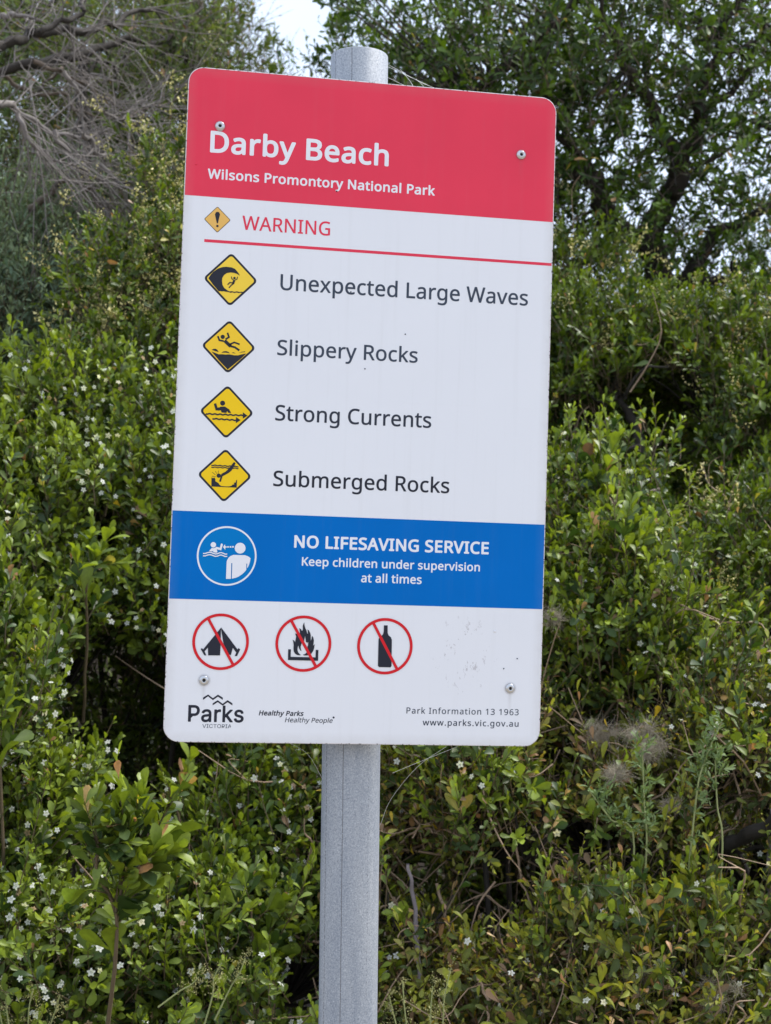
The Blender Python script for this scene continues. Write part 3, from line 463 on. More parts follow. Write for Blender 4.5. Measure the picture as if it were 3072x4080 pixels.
GLYPHS_A = {' ': '209|', '.': '215|58,24,58,43,58,63,63,77,72,85,82,93,93,97,107,97,121,97,132,93,142,85,152,77,157,63,157,43,157,24,152,10,142,2,132,-7,121,-11,107,-11,93,-11,82,-7,72,2,63,10', '1': '459|285,191,285,0,262,0,239,0,216,0,216,133,216,267,216,400,216,416,216,429,216,439,216,450,217,460,217,470,218,479,218,489,219,499,210,490,203,483,196,477,189,471,180,464,169,455,149,438,129,422,108,405,96,421,84,437,71,452,123,492,175,532,226,573,246,573,265,573,285,573,285,382', '3': '459|395,480,395,439,395,413,391,391,381,372,371,353,358,338,340,326,322,315,301,306,277,302,277,300,277,299,277,298,323,293,357,279,379,255,402,231,413,201,413,163,413,130,405,100,390,74,374,48,350,28,318,14,286,-1,244,-8,193,-8,163,-8,136,-6,110,-1,84,3,60,11,36,23,36,45,36,67,36,89,60,77,86,68,114,61,142,55,168,51,194,51,245,51,282,61,305,81,328,101,339,129,339,164,339,188,333,208,320,223,308,237,289,248,265,255,241,262,213,265,179,265,160,265,142,265,123,265,123,285,123,306,123,326,142,326,161,326,180,326,211,326,238,330,259,339,280,348,296,361,307,377,318,394,323,412,323,434,323,462,314,483,295,498,276,514,251,521,219,521,199,521,180,519,164,515,147,511,132,506,117,498,103,491,89,483,75,473,63,489,51,505,39,521,60,537,85,551,115,563,145,575,180,581,218,581,278,581,323,567,352,540,381,514', '6': '459|44,202,44,245,44,278,46,310,51,342,55,374,63,405,75,433,86,462,101,487,121,510,141,532,166,549,196,562,226,574,263,581,306,581,318,581,330,580,344,579,357,578,368,576,377,573,377,553,377,533,377,513,367,516,356,519,344,520,332,522,320,523,308,523,271,523,240,517,216,504,191,492,172,475,158,454,143,433,133,408,127,380,120,352,116,323,115,291,116,291,118,291,119,291,128,304,138,315,150,326,162,336,177,344,194,350,212,356,232,358,255,358,288,358,317,352,342,338,367,324,386,305,400,279,414,253,421,221,421,184,421,145,414,111,399,82,384,53,363,31,336,15,309,0,276,-8,239,-8,212,-8,186,-3,163,7,139,17,119,33,101,54,83,75,69,101,59,133,49,165|218,51,238,51,272,51,299,62,320,84,341,105,351,139,351,184,351,221,342,250,324,271,305,292,277,303,241,303,215,303,194,298,175,287,156,277,142,264,131,248,121,232,115,215,115,198,115,180,118,163,123,146,128,129,136,113,146,99,157,84,170,73,185,64,200,56', '9': '459|417,371,417,328,417,295,415,263,410,231,406,198,398,168,387,139,375,111,360,85,340,63,320,41,295,23,265,11,234,-2,197,-8,154,-8,143,-8,131,-7,117,-6,103,-5,91,-3,82,0,82,20,82,40,82,60,91,57,103,54,115,53,128,51,141,50,152,50,190,50,221,56,245,68,269,80,289,97,303,118,318,139,328,164,334,192,341,220,345,250,346,281,344,281,342,281,341,281,333,268,323,257,310,247,298,237,283,229,266,223,248,217,228,214,204,214,172,214,143,221,118,235,93,248,74,268,61,294,47,319,40,350,40,387,40,427,48,462,63,491,78,520,99,542,127,557,154,573,186,581,223,581,250,581,276,575,299,565,323,555,343,539,361,518,379,497,392,471,402,439,412,408|243,521,223,521,190,521,163,510,142,488,120,466,110,433,110,388,110,351,119,322,137,301,155,280,182,269,220,269,245,269,268,275,286,285,305,296,320,309,330,325,340,341,346,357,346,374,346,392,343,409,338,426,333,444,325,460,315,474,305,488,292,500,277,508,261,517', 'A': '513|462,0,437,0,414,59,391,118,368,177,292,177,217,177,141,177,118,118,96,59,73,0,49,0,24,0,0,0,75,192,149,383,224,575,245,575,267,575,289,575,363,383,437,192,512,0,487,0|304,357,282,415,281,419,278,427,274,438,271,449,267,461,263,473,260,485,257,494,255,500,252,490,250,479,247,468,244,457,241,447,238,438,235,429,232,421,230,415,209,357,187,299,165,241,226,241,286,241,346,241,325,299', 'B': '521|187,573,241,573,313,573,367,562,404,541,440,520,459,483,459,431,459,408,455,388,446,371,438,354,426,339,409,328,393,316,373,308,350,304,350,303,350,301,350,300,374,296,395,289,415,279,435,269,450,254,461,236,472,217,478,193,478,163,478,128,470,99,454,74,438,50,415,31,385,19,356,6,320,0,279,0,212,0,145,0,78,0,78,191,78,382,78,573,132,573|221,329,256,329,305,329,339,337,357,352,375,368,384,392,384,423,384,454,373,477,351,490,329,504,293,511,245,511,213,511,182,511,150,511,150,450,150,389,150,329,185,329|187,269,150,269,150,199,150,130,150,61,188,61,227,61,265,61,316,61,352,71,371,91,391,110,401,136,401,168,401,189,397,206,388,221,379,236,364,248,344,256,323,265,295,269,260,269,223,269', 'C': '507|349,517,323,517,293,517,265,512,241,502,216,491,195,476,178,456,161,436,148,412,139,383,130,354,125,322,125,286,125,239,132,198,147,164,162,129,184,102,213,83,242,65,279,55,322,55,348,55,371,57,394,62,416,66,438,71,460,78,460,57,460,36,460,15,438,7,416,1,393,-2,371,-6,343,-8,312,-8,254,-8,205,4,166,28,127,52,98,86,78,131,59,175,49,227,49,287,49,330,55,370,67,406,79,442,97,473,120,499,143,525,172,545,206,559,240,574,280,581,324,581,353,581,382,578,409,572,436,566,461,558,482,547,472,527,463,506,453,486,435,494,416,501,394,508,372,514', 'D': '586|536,353,536,292,536,228,525,174,501,131,477,87,443,55,399,33,354,11,300,0,237,0,184,0,131,0,78,0,78,191,78,382,78,573,137,573,195,573,254,573,312,573,362,562,404,540,446,519,479,488,502,446,525,405|460,214,460,289,460,340,452,382,435,415,418,447,394,471,361,487,329,503,290,511,244,511,213,511,181,511,150,511,150,361,150,211,150,62,176,62,202,62,228,62,305,62,363,81,402,119,441,157', 'E': '446|398,21,398,0,291,0,184,0,78,0,78,191,78,382,78,573,184,573,291,573,398,573,398,551,398,530,398,509,315,509,233,509,150,509,150,450,150,390,150,330,228,330,306,330,383,330,383,310,383,289,383,268,306,268,228,268,150,268,150,200,150,132,150,63,233,63,315,63,398,63,398,42', 'F': '416|150,81,150,0,126,0,102,0,78,0,78,191,78,382,78,573,184,573,291,573,398,573,398,551,398,530,398,509,315,509,233,509,150,509,150,442,150,374,150,306,227,306,305,306,383,306,383,285,383,264,383,243,305,243,227,243,150,243,150,162', 'G': '584|326,281,326,302,392,302,458,302,524,302,524,209,524,115,524,22,493,11,462,4,431,-1,399,-6,363,-8,323,-8,264,-8,214,4,173,28,133,51,102,85,81,130,59,174,49,226,49,286,49,346,61,398,84,442,108,486,142,520,186,544,230,568,283,581,346,581,378,581,408,578,437,572,465,566,492,558,516,547,507,526,498,505,489,484,469,493,446,501,421,508,395,514,369,517,342,517,296,517,257,508,225,489,192,470,167,444,150,409,133,375,124,334,124,286,124,241,132,201,146,166,161,131,184,103,216,84,247,64,289,55,340,55,365,55,387,56,404,59,422,61,438,64,452,68,452,125,452,182,452,238,410,238,368,238,326,238,326,260', 'H': '594|516,191,516,0,492,0,468,0,443,0,443,89,443,178,443,267,346,267,248,267,150,267,150,178,150,89,150,0,126,0,102,0,78,0,78,191,78,382,78,573,102,573,126,573,150,573,150,492,150,411,150,330,248,330,346,330,443,330,443,411,443,492,443,573,468,573,492,573,516,573,516,382', 'I': '272|239,14,239,0,170,0,101,0,32,0,32,14,32,28,32,42,55,47,77,52,99,57,99,210,99,362,99,515,77,520,55,526,32,531,32,545,32,559,32,573,101,573,170,573,239,573,239,559,239,545,239,531,217,526,194,520,172,515,172,362,172,210,172,57,194,52,217,47,239,42,239,28', 'K': '497|418,108,496,0,468,0,440,0,411,0,344,91,276,182,209,273,189,256,169,239,150,222,150,148,150,74,150,0,126,0,102,0,78,0,78,191,78,382,78,573,102,573,126,573,150,573,150,478,150,384,150,290,166,308,182,327,199,345,215,363,232,381,249,399,300,457,352,515,403,573,431,573,460,573,488,573,412,489,336,406,261,323,339,215', 'L': '420|185,0,78,0,78,191,78,382,78,573,102,573,126,573,150,573,150,403,150,234,150,64,233,64,317,64,400,64,400,43,400,21,400,0,293,0', 'N': '610|532,191,532,0,504,0,476,0,447,0,345,159,243,317,141,476,140,476,139,476,138,476,139,463,140,449,141,432,142,415,142,397,143,378,144,359,144,340,144,320,144,213,144,107,144,0,122,0,100,0,78,0,78,191,78,382,78,573,106,573,133,573,161,573,263,415,365,257,467,99,468,99,469,99,470,99,469,107,469,120,468,137,467,154,466,173,466,193,465,214,464,232,464,249,464,357,464,465,464,573,487,573,509,573,532,573,532,382', 'O': '626|577,346,577,287,577,243,572,202,561,166,549,130,533,99,510,73,488,47,461,27,428,13,395,-1,357,-8,314,-8,269,-8,230,-1,196,13,163,27,136,47,114,73,92,99,76,130,65,167,54,203,49,244,49,288,49,347,59,398,78,442,97,486,126,520,166,545,205,569,254,581,314,581,372,581,420,569,459,545,498,521,527,486,547,442,567,398|125,335,125,287,125,239,132,198,145,163,159,128,179,101,207,83,235,64,271,55,314,55,357,55,392,64,420,83,447,101,468,128,481,163,495,198,501,239,501,287,501,359,486,416,456,457,426,498,379,518,314,518,271,518,235,509,207,490,179,472,159,445,145,411,132,377', 'P': '485|179,573,229,573,304,573,359,558,393,528,427,499,444,458,444,404,444,381,440,358,433,336,425,315,412,295,395,278,377,261,353,248,324,238,295,228,258,223,216,223,194,223,172,223,150,223,150,149,150,74,150,0,126,0,102,0,78,0,78,191,78,382,78,573,128,573|274,511,223,511,199,511,174,511,150,511,150,435,150,360,150,285,169,285,188,285,208,285,244,285,274,289,298,296,322,304,340,316,352,334,364,351,370,373,370,401,370,438,358,465,334,484,311,502', 'R': '499|183,573,236,573,283,573,323,567,353,555,384,543,407,524,422,500,437,476,444,446,444,410,444,379,439,354,427,334,416,313,402,297,385,285,367,273,349,264,330,257,382,171,434,86,487,0,459,0,431,0,403,0,356,79,310,158,264,237,226,237,188,237,150,237,150,158,150,79,150,0,126,0,102,0,78,0,78,191,78,382,78,573,130,573|263,510,232,510,204,510,177,510,150,510,150,439,150,368,150,298,179,298,207,298,236,298,282,298,316,307,338,325,359,344,370,371,370,407,370,432,365,452,355,467,345,482,330,493,310,500,289,507', 'S': '440|403,183,403,153,403,119,394,90,378,66,361,42,337,24,307,11,276,-2,240,-8,198,-8,177,-8,156,-7,137,-5,117,-3,99,0,83,4,67,8,53,13,41,19,41,42,41,65,41,88,60,80,84,72,113,65,141,58,171,55,201,55,230,55,253,58,273,66,292,73,306,84,316,98,326,112,330,128,330,147,330,165,326,181,318,194,310,207,297,219,277,230,258,241,230,252,196,265,171,274,150,283,131,294,113,304,97,316,85,330,73,343,63,358,57,375,51,392,48,412,48,435,48,465,56,491,71,513,87,534,108,551,136,563,163,575,195,581,231,581,262,581,291,578,318,572,344,566,368,558,389,549,381,528,374,507,366,487,347,495,325,503,302,508,279,514,254,517,229,517,205,517,185,514,169,507,153,500,141,490,133,478,125,465,121,450,121,434,121,415,125,399,133,386,141,373,154,361,172,351,191,341,215,330,246,318,280,306,308,293,332,279,355,265,372,248,385,228,397,208', 'U': '586|513,326,513,202,513,163,505,127,489,95,473,63,449,38,416,20,383,1,341,-8,290,-8,219,-8,165,11,128,50,91,89,72,140,72,204,72,327,72,450,72,573,96,573,120,573,144,573,144,449,144,325,144,201,144,155,157,119,182,93,206,67,244,55,294,55,329,55,357,61,379,73,401,86,416,103,427,126,437,148,442,173,442,202,442,326,442,449,442,573,466,573,489,573,513,573,513,449', 'V': '481|456,573,481,573,413,382,345,191,277,0,253,0,229,0,204,0,136,191,68,382,0,573,25,573,50,573,75,573,118,450,161,328,204,205,210,190,215,175,220,160,224,146,228,132,231,119,235,106,238,93,241,80,243,93,246,106,250,119,253,133,257,147,262,161,266,176,271,191,277,207,319,329,362,451,405,573,430,573', 'W': '746|710,573,735,573,685,382,634,191,583,0,559,0,534,0,510,0,473,125,436,250,399,375,395,387,392,398,389,410,386,422,383,433,380,443,377,454,375,463,373,471,371,479,370,485,370,488,369,485,368,479,367,471,366,463,364,454,361,443,358,433,355,421,352,409,350,397,346,385,342,373,306,249,270,124,234,0,210,0,186,0,161,0,111,191,60,382,10,573,35,573,60,573,85,573,115,456,144,339,174,223,177,211,180,198,183,186,186,174,188,163,190,151,193,140,195,129,196,118,198,107,200,97,201,87,203,97,205,108,206,119,208,131,211,142,213,154,216,166,219,179,222,191,225,203,229,215,232,227,265,342,299,457,333,573,358,573,383,573,407,573,442,457,477,341,512,225,516,212,520,200,523,187,526,175,529,163,532,151,534,139,537,128,538,117,540,106,542,96,544,87,545,100,547,114,550,129,553,143,556,159,560,175,563,191,567,207,572,224,601,340,631,456,660,573,685,573', 'a': '450|203,437,231,437,283,437,322,426,347,403,372,380,385,343,385,293,385,195,385,98,385,0,368,0,351,0,334,0,329,20,325,41,320,61,319,61,318,61,317,61,304,45,292,32,279,22,266,12,251,4,234,-1,217,-6,196,-8,172,-8,147,-8,124,-3,103,6,82,15,66,29,55,48,43,67,37,91,37,119,37,162,54,195,87,219,121,242,173,254,243,257,267,257,292,258,316,259,316,268,316,276,316,285,316,321,308,345,293,359,277,373,255,380,227,380,204,380,183,377,163,370,142,363,123,356,106,347,99,365,91,383,84,400,103,410,125,419,151,426,176,433|273,209,252,208,198,206,161,197,141,182,120,167,110,146,110,119,110,95,117,77,132,66,147,55,165,49,188,49,225,49,255,59,279,79,303,99,315,130,315,172,315,184,315,197,315,210,294,209', 'b': '493|139,511,139,461,139,443,138,426,138,410,137,394,136,382,135,373,136,373,137,373,139,373,151,391,168,406,189,419,211,431,238,437,272,437,325,437,368,418,401,381,433,344,449,289,449,215,449,166,442,125,427,91,412,58,392,33,365,17,338,0,307,-8,272,-8,238,-8,211,-2,189,10,168,23,151,37,139,55,137,55,135,55,133,55,128,36,123,18,119,0,102,0,85,0,68,0,68,203,68,406,68,609,92,609,115,609,139,609,139,560|299,379,260,379,229,379,205,373,188,361,170,350,157,332,150,308,142,285,139,254,139,217,139,216,139,215,139,214,139,161,147,121,165,93,182,65,214,51,261,51,300,51,329,65,348,93,367,121,376,162,376,216,376,270,367,310,348,338,329,365', 'c': '385|265,-8,241,-8,203,-8,169,0,139,15,109,31,86,55,69,87,53,120,44,162,44,213,44,265,53,308,71,342,88,375,112,399,142,415,173,430,207,438,245,438,267,438,288,436,309,431,329,426,346,421,358,415,351,395,344,376,337,356,324,361,309,365,292,370,275,374,259,376,244,376,215,376,191,370,172,358,154,345,140,327,131,303,122,279,117,249,117,213,117,179,122,150,131,126,140,102,153,84,172,71,190,59,213,53,240,53,263,53,284,55,302,60,320,65,336,71,351,78,351,57,351,36,351,15,337,8,321,2,304,-2,286,-6', 'd': '493|243,-8,221,-8,167,-8,124,11,92,48,60,85,44,140,44,214,44,288,60,344,93,381,125,419,168,438,221,438,244,438,263,435,280,429,296,424,311,416,323,407,335,397,346,386,354,374,356,374,358,374,359,374,359,381,358,392,356,405,355,419,354,430,354,438,354,495,354,552,354,609,378,609,401,609,425,609,425,406,425,203,425,0,406,0,387,0,368,0,365,19,361,38,358,58,357,58,356,58,354,58,346,45,335,34,323,24,311,15,296,7,279,1,263,-5|193,51,232,51,277,51,309,63,328,88,346,113,355,150,355,200,355,205,355,209,355,213,355,267,346,308,329,336,311,365,279,379,231,379,193,379,165,364,146,334,127,304,117,263,117,213,117,161,127,121,146,93,165,65', 'e': '452|196,438,234,438,271,438,303,430,329,414,356,398,376,375,390,346,404,317,411,283,411,244,411,230,411,215,411,201,313,201,215,201,117,201,118,153,131,116,154,90,178,65,211,52,254,52,281,52,306,55,327,60,348,65,370,72,392,82,392,61,392,41,392,20,370,10,349,3,327,-1,306,-6,280,-8,251,-8,210,-8,174,0,143,17,112,33,88,58,70,91,53,124,44,164,44,212,44,259,52,299,68,333,84,366,106,392,134,411,163,429|257,380,233,380,200,380,173,369,154,348,134,326,122,296,119,257,192,257,265,257,338,257,338,282,334,303,326,322,319,340,308,354,292,364,277,375', 'f': '276|266,393,266,375,230,375,194,375,158,375,158,250,158,125,158,0,134,0,111,0,87,0,87,125,87,250,87,375,62,375,37,375,12,375,12,386,12,397,12,408,37,416,62,424,87,432,87,441,87,449,87,457,87,494,93,524,104,547,115,570,131,587,152,597,172,608,198,613,227,613,244,613,260,612,274,609,288,606,300,603,310,599,304,581,298,562,292,544,283,546,273,549,262,552,251,554,240,556,228,556,204,556,187,548,175,532,164,516,158,492,158,458,158,449,158,439,158,430,194,430,230,430,266,430,266,412', 'g': '493|165,438,221,438,249,438,274,433,297,422,320,411,339,395,355,373,357,373,358,373,359,373,362,392,366,411,369,430,388,430,406,430,425,430,425,284,425,138,425,-7,425,-48,418,-82,404,-109,390,-137,369,-158,341,-172,312,-186,276,-192,233,-192,202,-192,173,-190,147,-186,121,-181,98,-174,78,-165,78,-144,78,-122,78,-100,98,-111,122,-119,149,-125,176,-131,206,-134,237,-134,273,-134,302,-123,324,-101,345,-80,355,-50,355,-13,355,-7,355,-2,355,4,355,10,356,20,356,32,357,44,357,52,358,57,357,57,356,57,354,57,339,35,321,19,299,8,277,-3,251,-8,221,-8,166,-8,122,11,91,51,60,90,44,144,44,214,44,283,60,337,91,377,122,418|259,379,230,379,206,379,186,372,169,359,152,346,139,328,130,303,121,279,117,249,117,213,117,160,127,120,146,92,166,64,194,50,232,50,254,50,272,53,288,58,303,64,316,73,326,85,337,97,344,112,349,131,354,149,356,172,356,197,356,203,356,209,356,214,356,253,352,285,343,309,334,333,320,350,302,362,283,373', 'h': '496|139,490,139,431,139,420,138,410,138,399,137,389,136,379,135,370,136,370,138,370,140,370,149,385,160,398,174,407,188,417,203,424,221,429,238,435,255,437,273,437,308,437,337,432,360,421,384,410,401,393,413,370,425,347,431,317,431,280,431,187,431,93,431,0,407,0,384,0,361,0,361,92,361,183,361,275,361,310,353,336,338,353,322,370,298,379,265,379,233,379,207,372,189,360,171,348,158,331,150,308,143,284,139,256,139,222,139,148,139,74,139,0,115,0,92,0,68,0,68,203,68,406,68,609,92,609,115,609,139,609,139,550', 'i': '207|115,430,139,430,139,287,139,143,139,0,115,0,92,0,68,0,68,143,68,287,68,430,92,430|92,591,104,591,115,591,124,587,133,580,141,573,145,562,145,546,145,531,141,520,133,512,124,505,115,501,104,501,92,501,83,505,75,512,67,520,63,531,63,546,63,562,67,573,75,580,83,587', 'k': '428|138,397,138,291,138,283,138,271,137,257,136,244,135,231,135,221,136,221,137,221,138,221,141,226,146,232,152,240,159,248,165,256,172,264,179,273,184,279,189,285,235,333,281,381,326,430,354,430,381,430,409,430,351,369,293,307,235,246,297,164,359,82,421,0,393,0,364,0,336,0,286,67,237,134,187,200,171,186,154,172,138,158,138,105,138,53,138,0,115,0,91,0,68,0,68,203,68,406,68,609,91,609,115,609,138,609,138,503', 'l': '207|139,203,139,0,115,0,92,0,68,0,68,203,68,406,68,609,92,609,115,609,139,609,139,406', 'm': '750|512,438,540,438,588,438,625,425,649,401,673,376,685,335,685,280,685,187,685,93,685,0,662,0,638,0,615,0,615,92,615,184,615,277,615,310,608,336,594,353,580,370,558,379,528,379,486,379,456,366,438,342,420,318,411,283,411,237,411,158,411,79,411,0,388,0,365,0,342,0,342,92,342,184,342,277,342,299,338,318,332,333,326,348,316,360,303,367,290,375,274,379,253,379,225,379,202,372,185,360,169,348,157,331,150,308,142,285,139,257,139,223,139,149,139,74,139,0,115,0,92,0,68,0,68,143,68,287,68,430,87,430,106,430,125,430,129,410,132,391,136,371,137,371,138,371,140,371,149,386,160,399,173,409,186,418,200,426,217,431,233,435,249,438,266,438,299,438,327,432,349,420,371,408,388,390,398,366,399,366,400,366,402,366,416,390,436,408,461,420,486,432', 'n': '496|257,438,275,438,326,438,365,425,391,401,418,376,431,335,431,280,431,187,431,93,431,0,407,0,384,0,361,0,361,92,361,183,361,275,361,310,353,336,338,353,322,370,298,379,265,379,217,379,184,365,166,338,148,312,139,273,139,223,139,149,139,74,139,0,115,0,92,0,68,0,68,143,68,287,68,430,87,430,106,430,125,430,129,410,132,391,136,371,137,371,138,371,140,371,149,386,161,399,175,409,189,418,205,426,222,431,239,435', 'o': '485|442,263,442,216,442,180,437,148,428,121,418,93,405,70,388,51,370,31,349,17,324,7,300,-3,272,-8,241,-8,213,-8,187,-3,163,7,139,17,118,31,100,51,83,70,69,93,59,121,49,148,44,180,44,216,44,263,52,304,68,336,84,369,107,394,137,412,167,429,203,438,244,438,283,438,317,429,347,412,377,394,400,369,417,336,433,304|117,267,117,216,117,182,121,153,130,128,139,103,153,84,172,71,190,57,214,51,243,51,272,51,296,57,314,71,333,84,347,103,356,128,364,153,369,182,369,216,369,250,364,279,355,303,346,327,332,346,314,359,296,372,272,379,242,379,198,379,167,364,147,335,127,306', 'p': '493|250,438,273,438,326,438,368,419,401,383,433,346,449,290,449,216,449,167,442,126,427,93,412,59,392,34,365,17,339,0,308,-8,272,-8,250,-8,230,-5,213,1,196,7,182,14,170,24,158,33,147,43,139,55,137,55,136,55,134,55,135,45,136,34,137,20,138,6,139,-6,139,-16,139,-75,139,-134,139,-192,115,-192,92,-192,68,-192,68,15,68,222,68,430,87,430,107,430,126,430,129,410,132,391,136,371,137,371,138,371,139,371,147,384,158,395,170,405,182,415,196,423,213,429,230,435|299,379,260,379,231,379,208,373,190,362,172,351,160,335,152,313,144,291,139,263,139,229,139,225,139,220,139,216,139,180,142,150,150,126,157,101,170,83,188,70,206,57,230,51,261,51,288,51,309,58,326,72,343,87,355,106,364,131,372,156,376,184,376,217,376,266,367,305,348,334,329,364', 'r': '331|249,438,269,438,277,438,285,437,295,437,304,436,312,435,319,433,316,411,313,390,310,368,303,370,296,371,287,372,279,373,271,374,264,374,247,374,231,370,217,363,202,356,188,347,176,334,165,321,155,306,149,289,142,271,139,251,139,229,139,153,139,76,139,0,115,0,92,0,68,0,68,143,68,287,68,430,87,430,107,430,126,430,129,404,131,377,134,351,135,351,136,351,137,351,146,367,157,382,170,395,183,408,198,418,214,426,231,434', 's': '384|348,142,348,119,348,91,341,68,327,49,313,30,294,16,268,6,242,-3,212,-8,176,-8,146,-8,121,-6,99,-1,77,4,58,11,42,19,42,41,42,62,42,83,59,75,80,67,104,60,128,53,153,49,178,49,214,49,240,55,256,66,272,78,280,93,280,112,280,123,277,133,271,141,265,150,255,158,239,167,224,175,202,185,174,196,146,206,122,217,103,228,83,238,68,251,57,266,46,281,41,300,41,324,41,360,56,388,85,408,115,428,154,438,202,438,228,438,253,435,275,430,298,425,319,418,339,409,331,390,323,372,315,353,297,360,278,367,258,372,238,377,218,380,197,380,168,380,146,375,131,366,116,357,108,344,108,328,108,316,112,306,119,298,126,290,137,282,154,274,170,266,191,256,219,246,246,236,269,226,289,215,308,204,323,191,333,176,343,161', 't': '290|192,50,212,50,222,50,233,51,245,53,256,54,265,56,272,59,272,41,272,23,272,5,264,1,254,-2,240,-4,226,-7,213,-8,200,-8,177,-8,157,-4,138,4,119,11,103,25,91,44,80,63,74,90,74,125,74,209,74,292,74,375,53,375,33,375,13,375,13,387,13,398,13,409,33,418,54,428,75,437,84,468,93,498,103,528,117,528,130,528,144,528,144,496,144,463,144,430,186,430,227,430,269,430,269,412,269,393,269,375,227,375,186,375,144,375,144,292,144,210,144,127,144,101,151,81,163,69,176,56', 'u': '496|404,430,427,430,427,287,427,143,427,0,408,0,389,0,370,0,366,19,363,38,359,57,358,57,357,57,356,57,347,42,335,30,321,20,306,10,291,3,273,-1,256,-6,238,-8,220,-8,186,-8,157,-3,134,8,110,19,93,36,81,59,69,82,63,112,63,148,63,242,63,336,63,430,87,430,111,430,135,430,135,338,135,245,135,153,135,119,142,93,158,76,173,59,198,51,230,51,262,51,287,57,306,69,324,81,337,98,345,121,353,145,357,173,357,206,357,281,357,355,357,430,380,430', 'v': '408|190,0,163,0,109,143,54,287,0,430,25,430,50,430,75,430,106,345,136,261,167,176,171,165,176,152,180,137,185,123,190,109,193,96,197,83,200,72,201,63,202,63,203,63,204,63,207,72,210,83,214,96,218,110,222,123,227,138,232,152,237,165,241,176,271,261,302,345,332,430,357,430,382,430,407,430,353,287,298,143,244,0,217,0', 'w': '630|370,162,346,243,342,254,339,265,336,276,333,287,330,298,328,308,325,317,323,327,321,335,319,344,317,351,316,357,315,357,314,357,313,357,312,351,310,344,308,335,306,327,304,317,302,307,300,297,297,286,294,275,291,265,288,253,284,242,258,162,233,81,207,1,180,1,153,1,127,1,87,144,48,287,9,431,33,431,57,431,82,431,102,354,121,278,141,201,145,186,149,170,153,154,157,139,160,124,163,109,166,95,168,83,169,73,170,73,171,73,172,73,174,79,176,87,178,97,180,107,182,117,185,128,187,138,190,149,193,160,196,170,199,180,201,188,227,269,252,350,277,431,303,431,329,431,354,431,379,350,404,269,428,188,432,176,436,163,440,149,444,135,447,122,451,109,454,96,456,84,457,74,458,74,459,74,460,74,461,83,463,94,466,108,469,121,473,136,477,153,481,169,485,185,489,201,509,278,529,354,549,431,573,431,597,431,621,431,582,287,542,144,502,1,474,1,447,1,419,1,395,82', 'x': '424|118,146,170,220,121,290,71,360,22,430,48,430,75,430,102,430,139,376,176,322,213,268,249,322,286,376,322,430,349,430,375,430,402,430,352,360,303,290,253,220,306,146,358,73,410,0,383,0,356,0,330,0,291,57,252,114,213,172,173,114,133,57,94,0,67,0,41,0,14,0,66,73', 'y': '409|59,286,1,430,26,430,51,430,76,430,107,348,138,267,169,185,175,171,179,157,184,144,189,130,193,117,196,105,200,92,203,80,205,68,206,68,207,68,209,68,212,82,217,99,224,121,231,142,238,164,245,186,275,267,304,349,333,430,358,430,384,430,409,430,347,267,285,104,224,-59,214,-86,202,-109,188,-130,174,-150,158,-165,138,-176,119,-187,95,-192,67,-192,55,-192,43,-192,34,-190,24,-189,16,-188,9,-186,9,-167,9,-149,9,-130,15,-131,22,-132,30,-133,38,-134,47,-135,56,-135,73,-135,87,-132,99,-126,111,-119,121,-111,130,-99,138,-88,146,-74,152,-59,159,-40,167,-21,174,-2,116,142'}
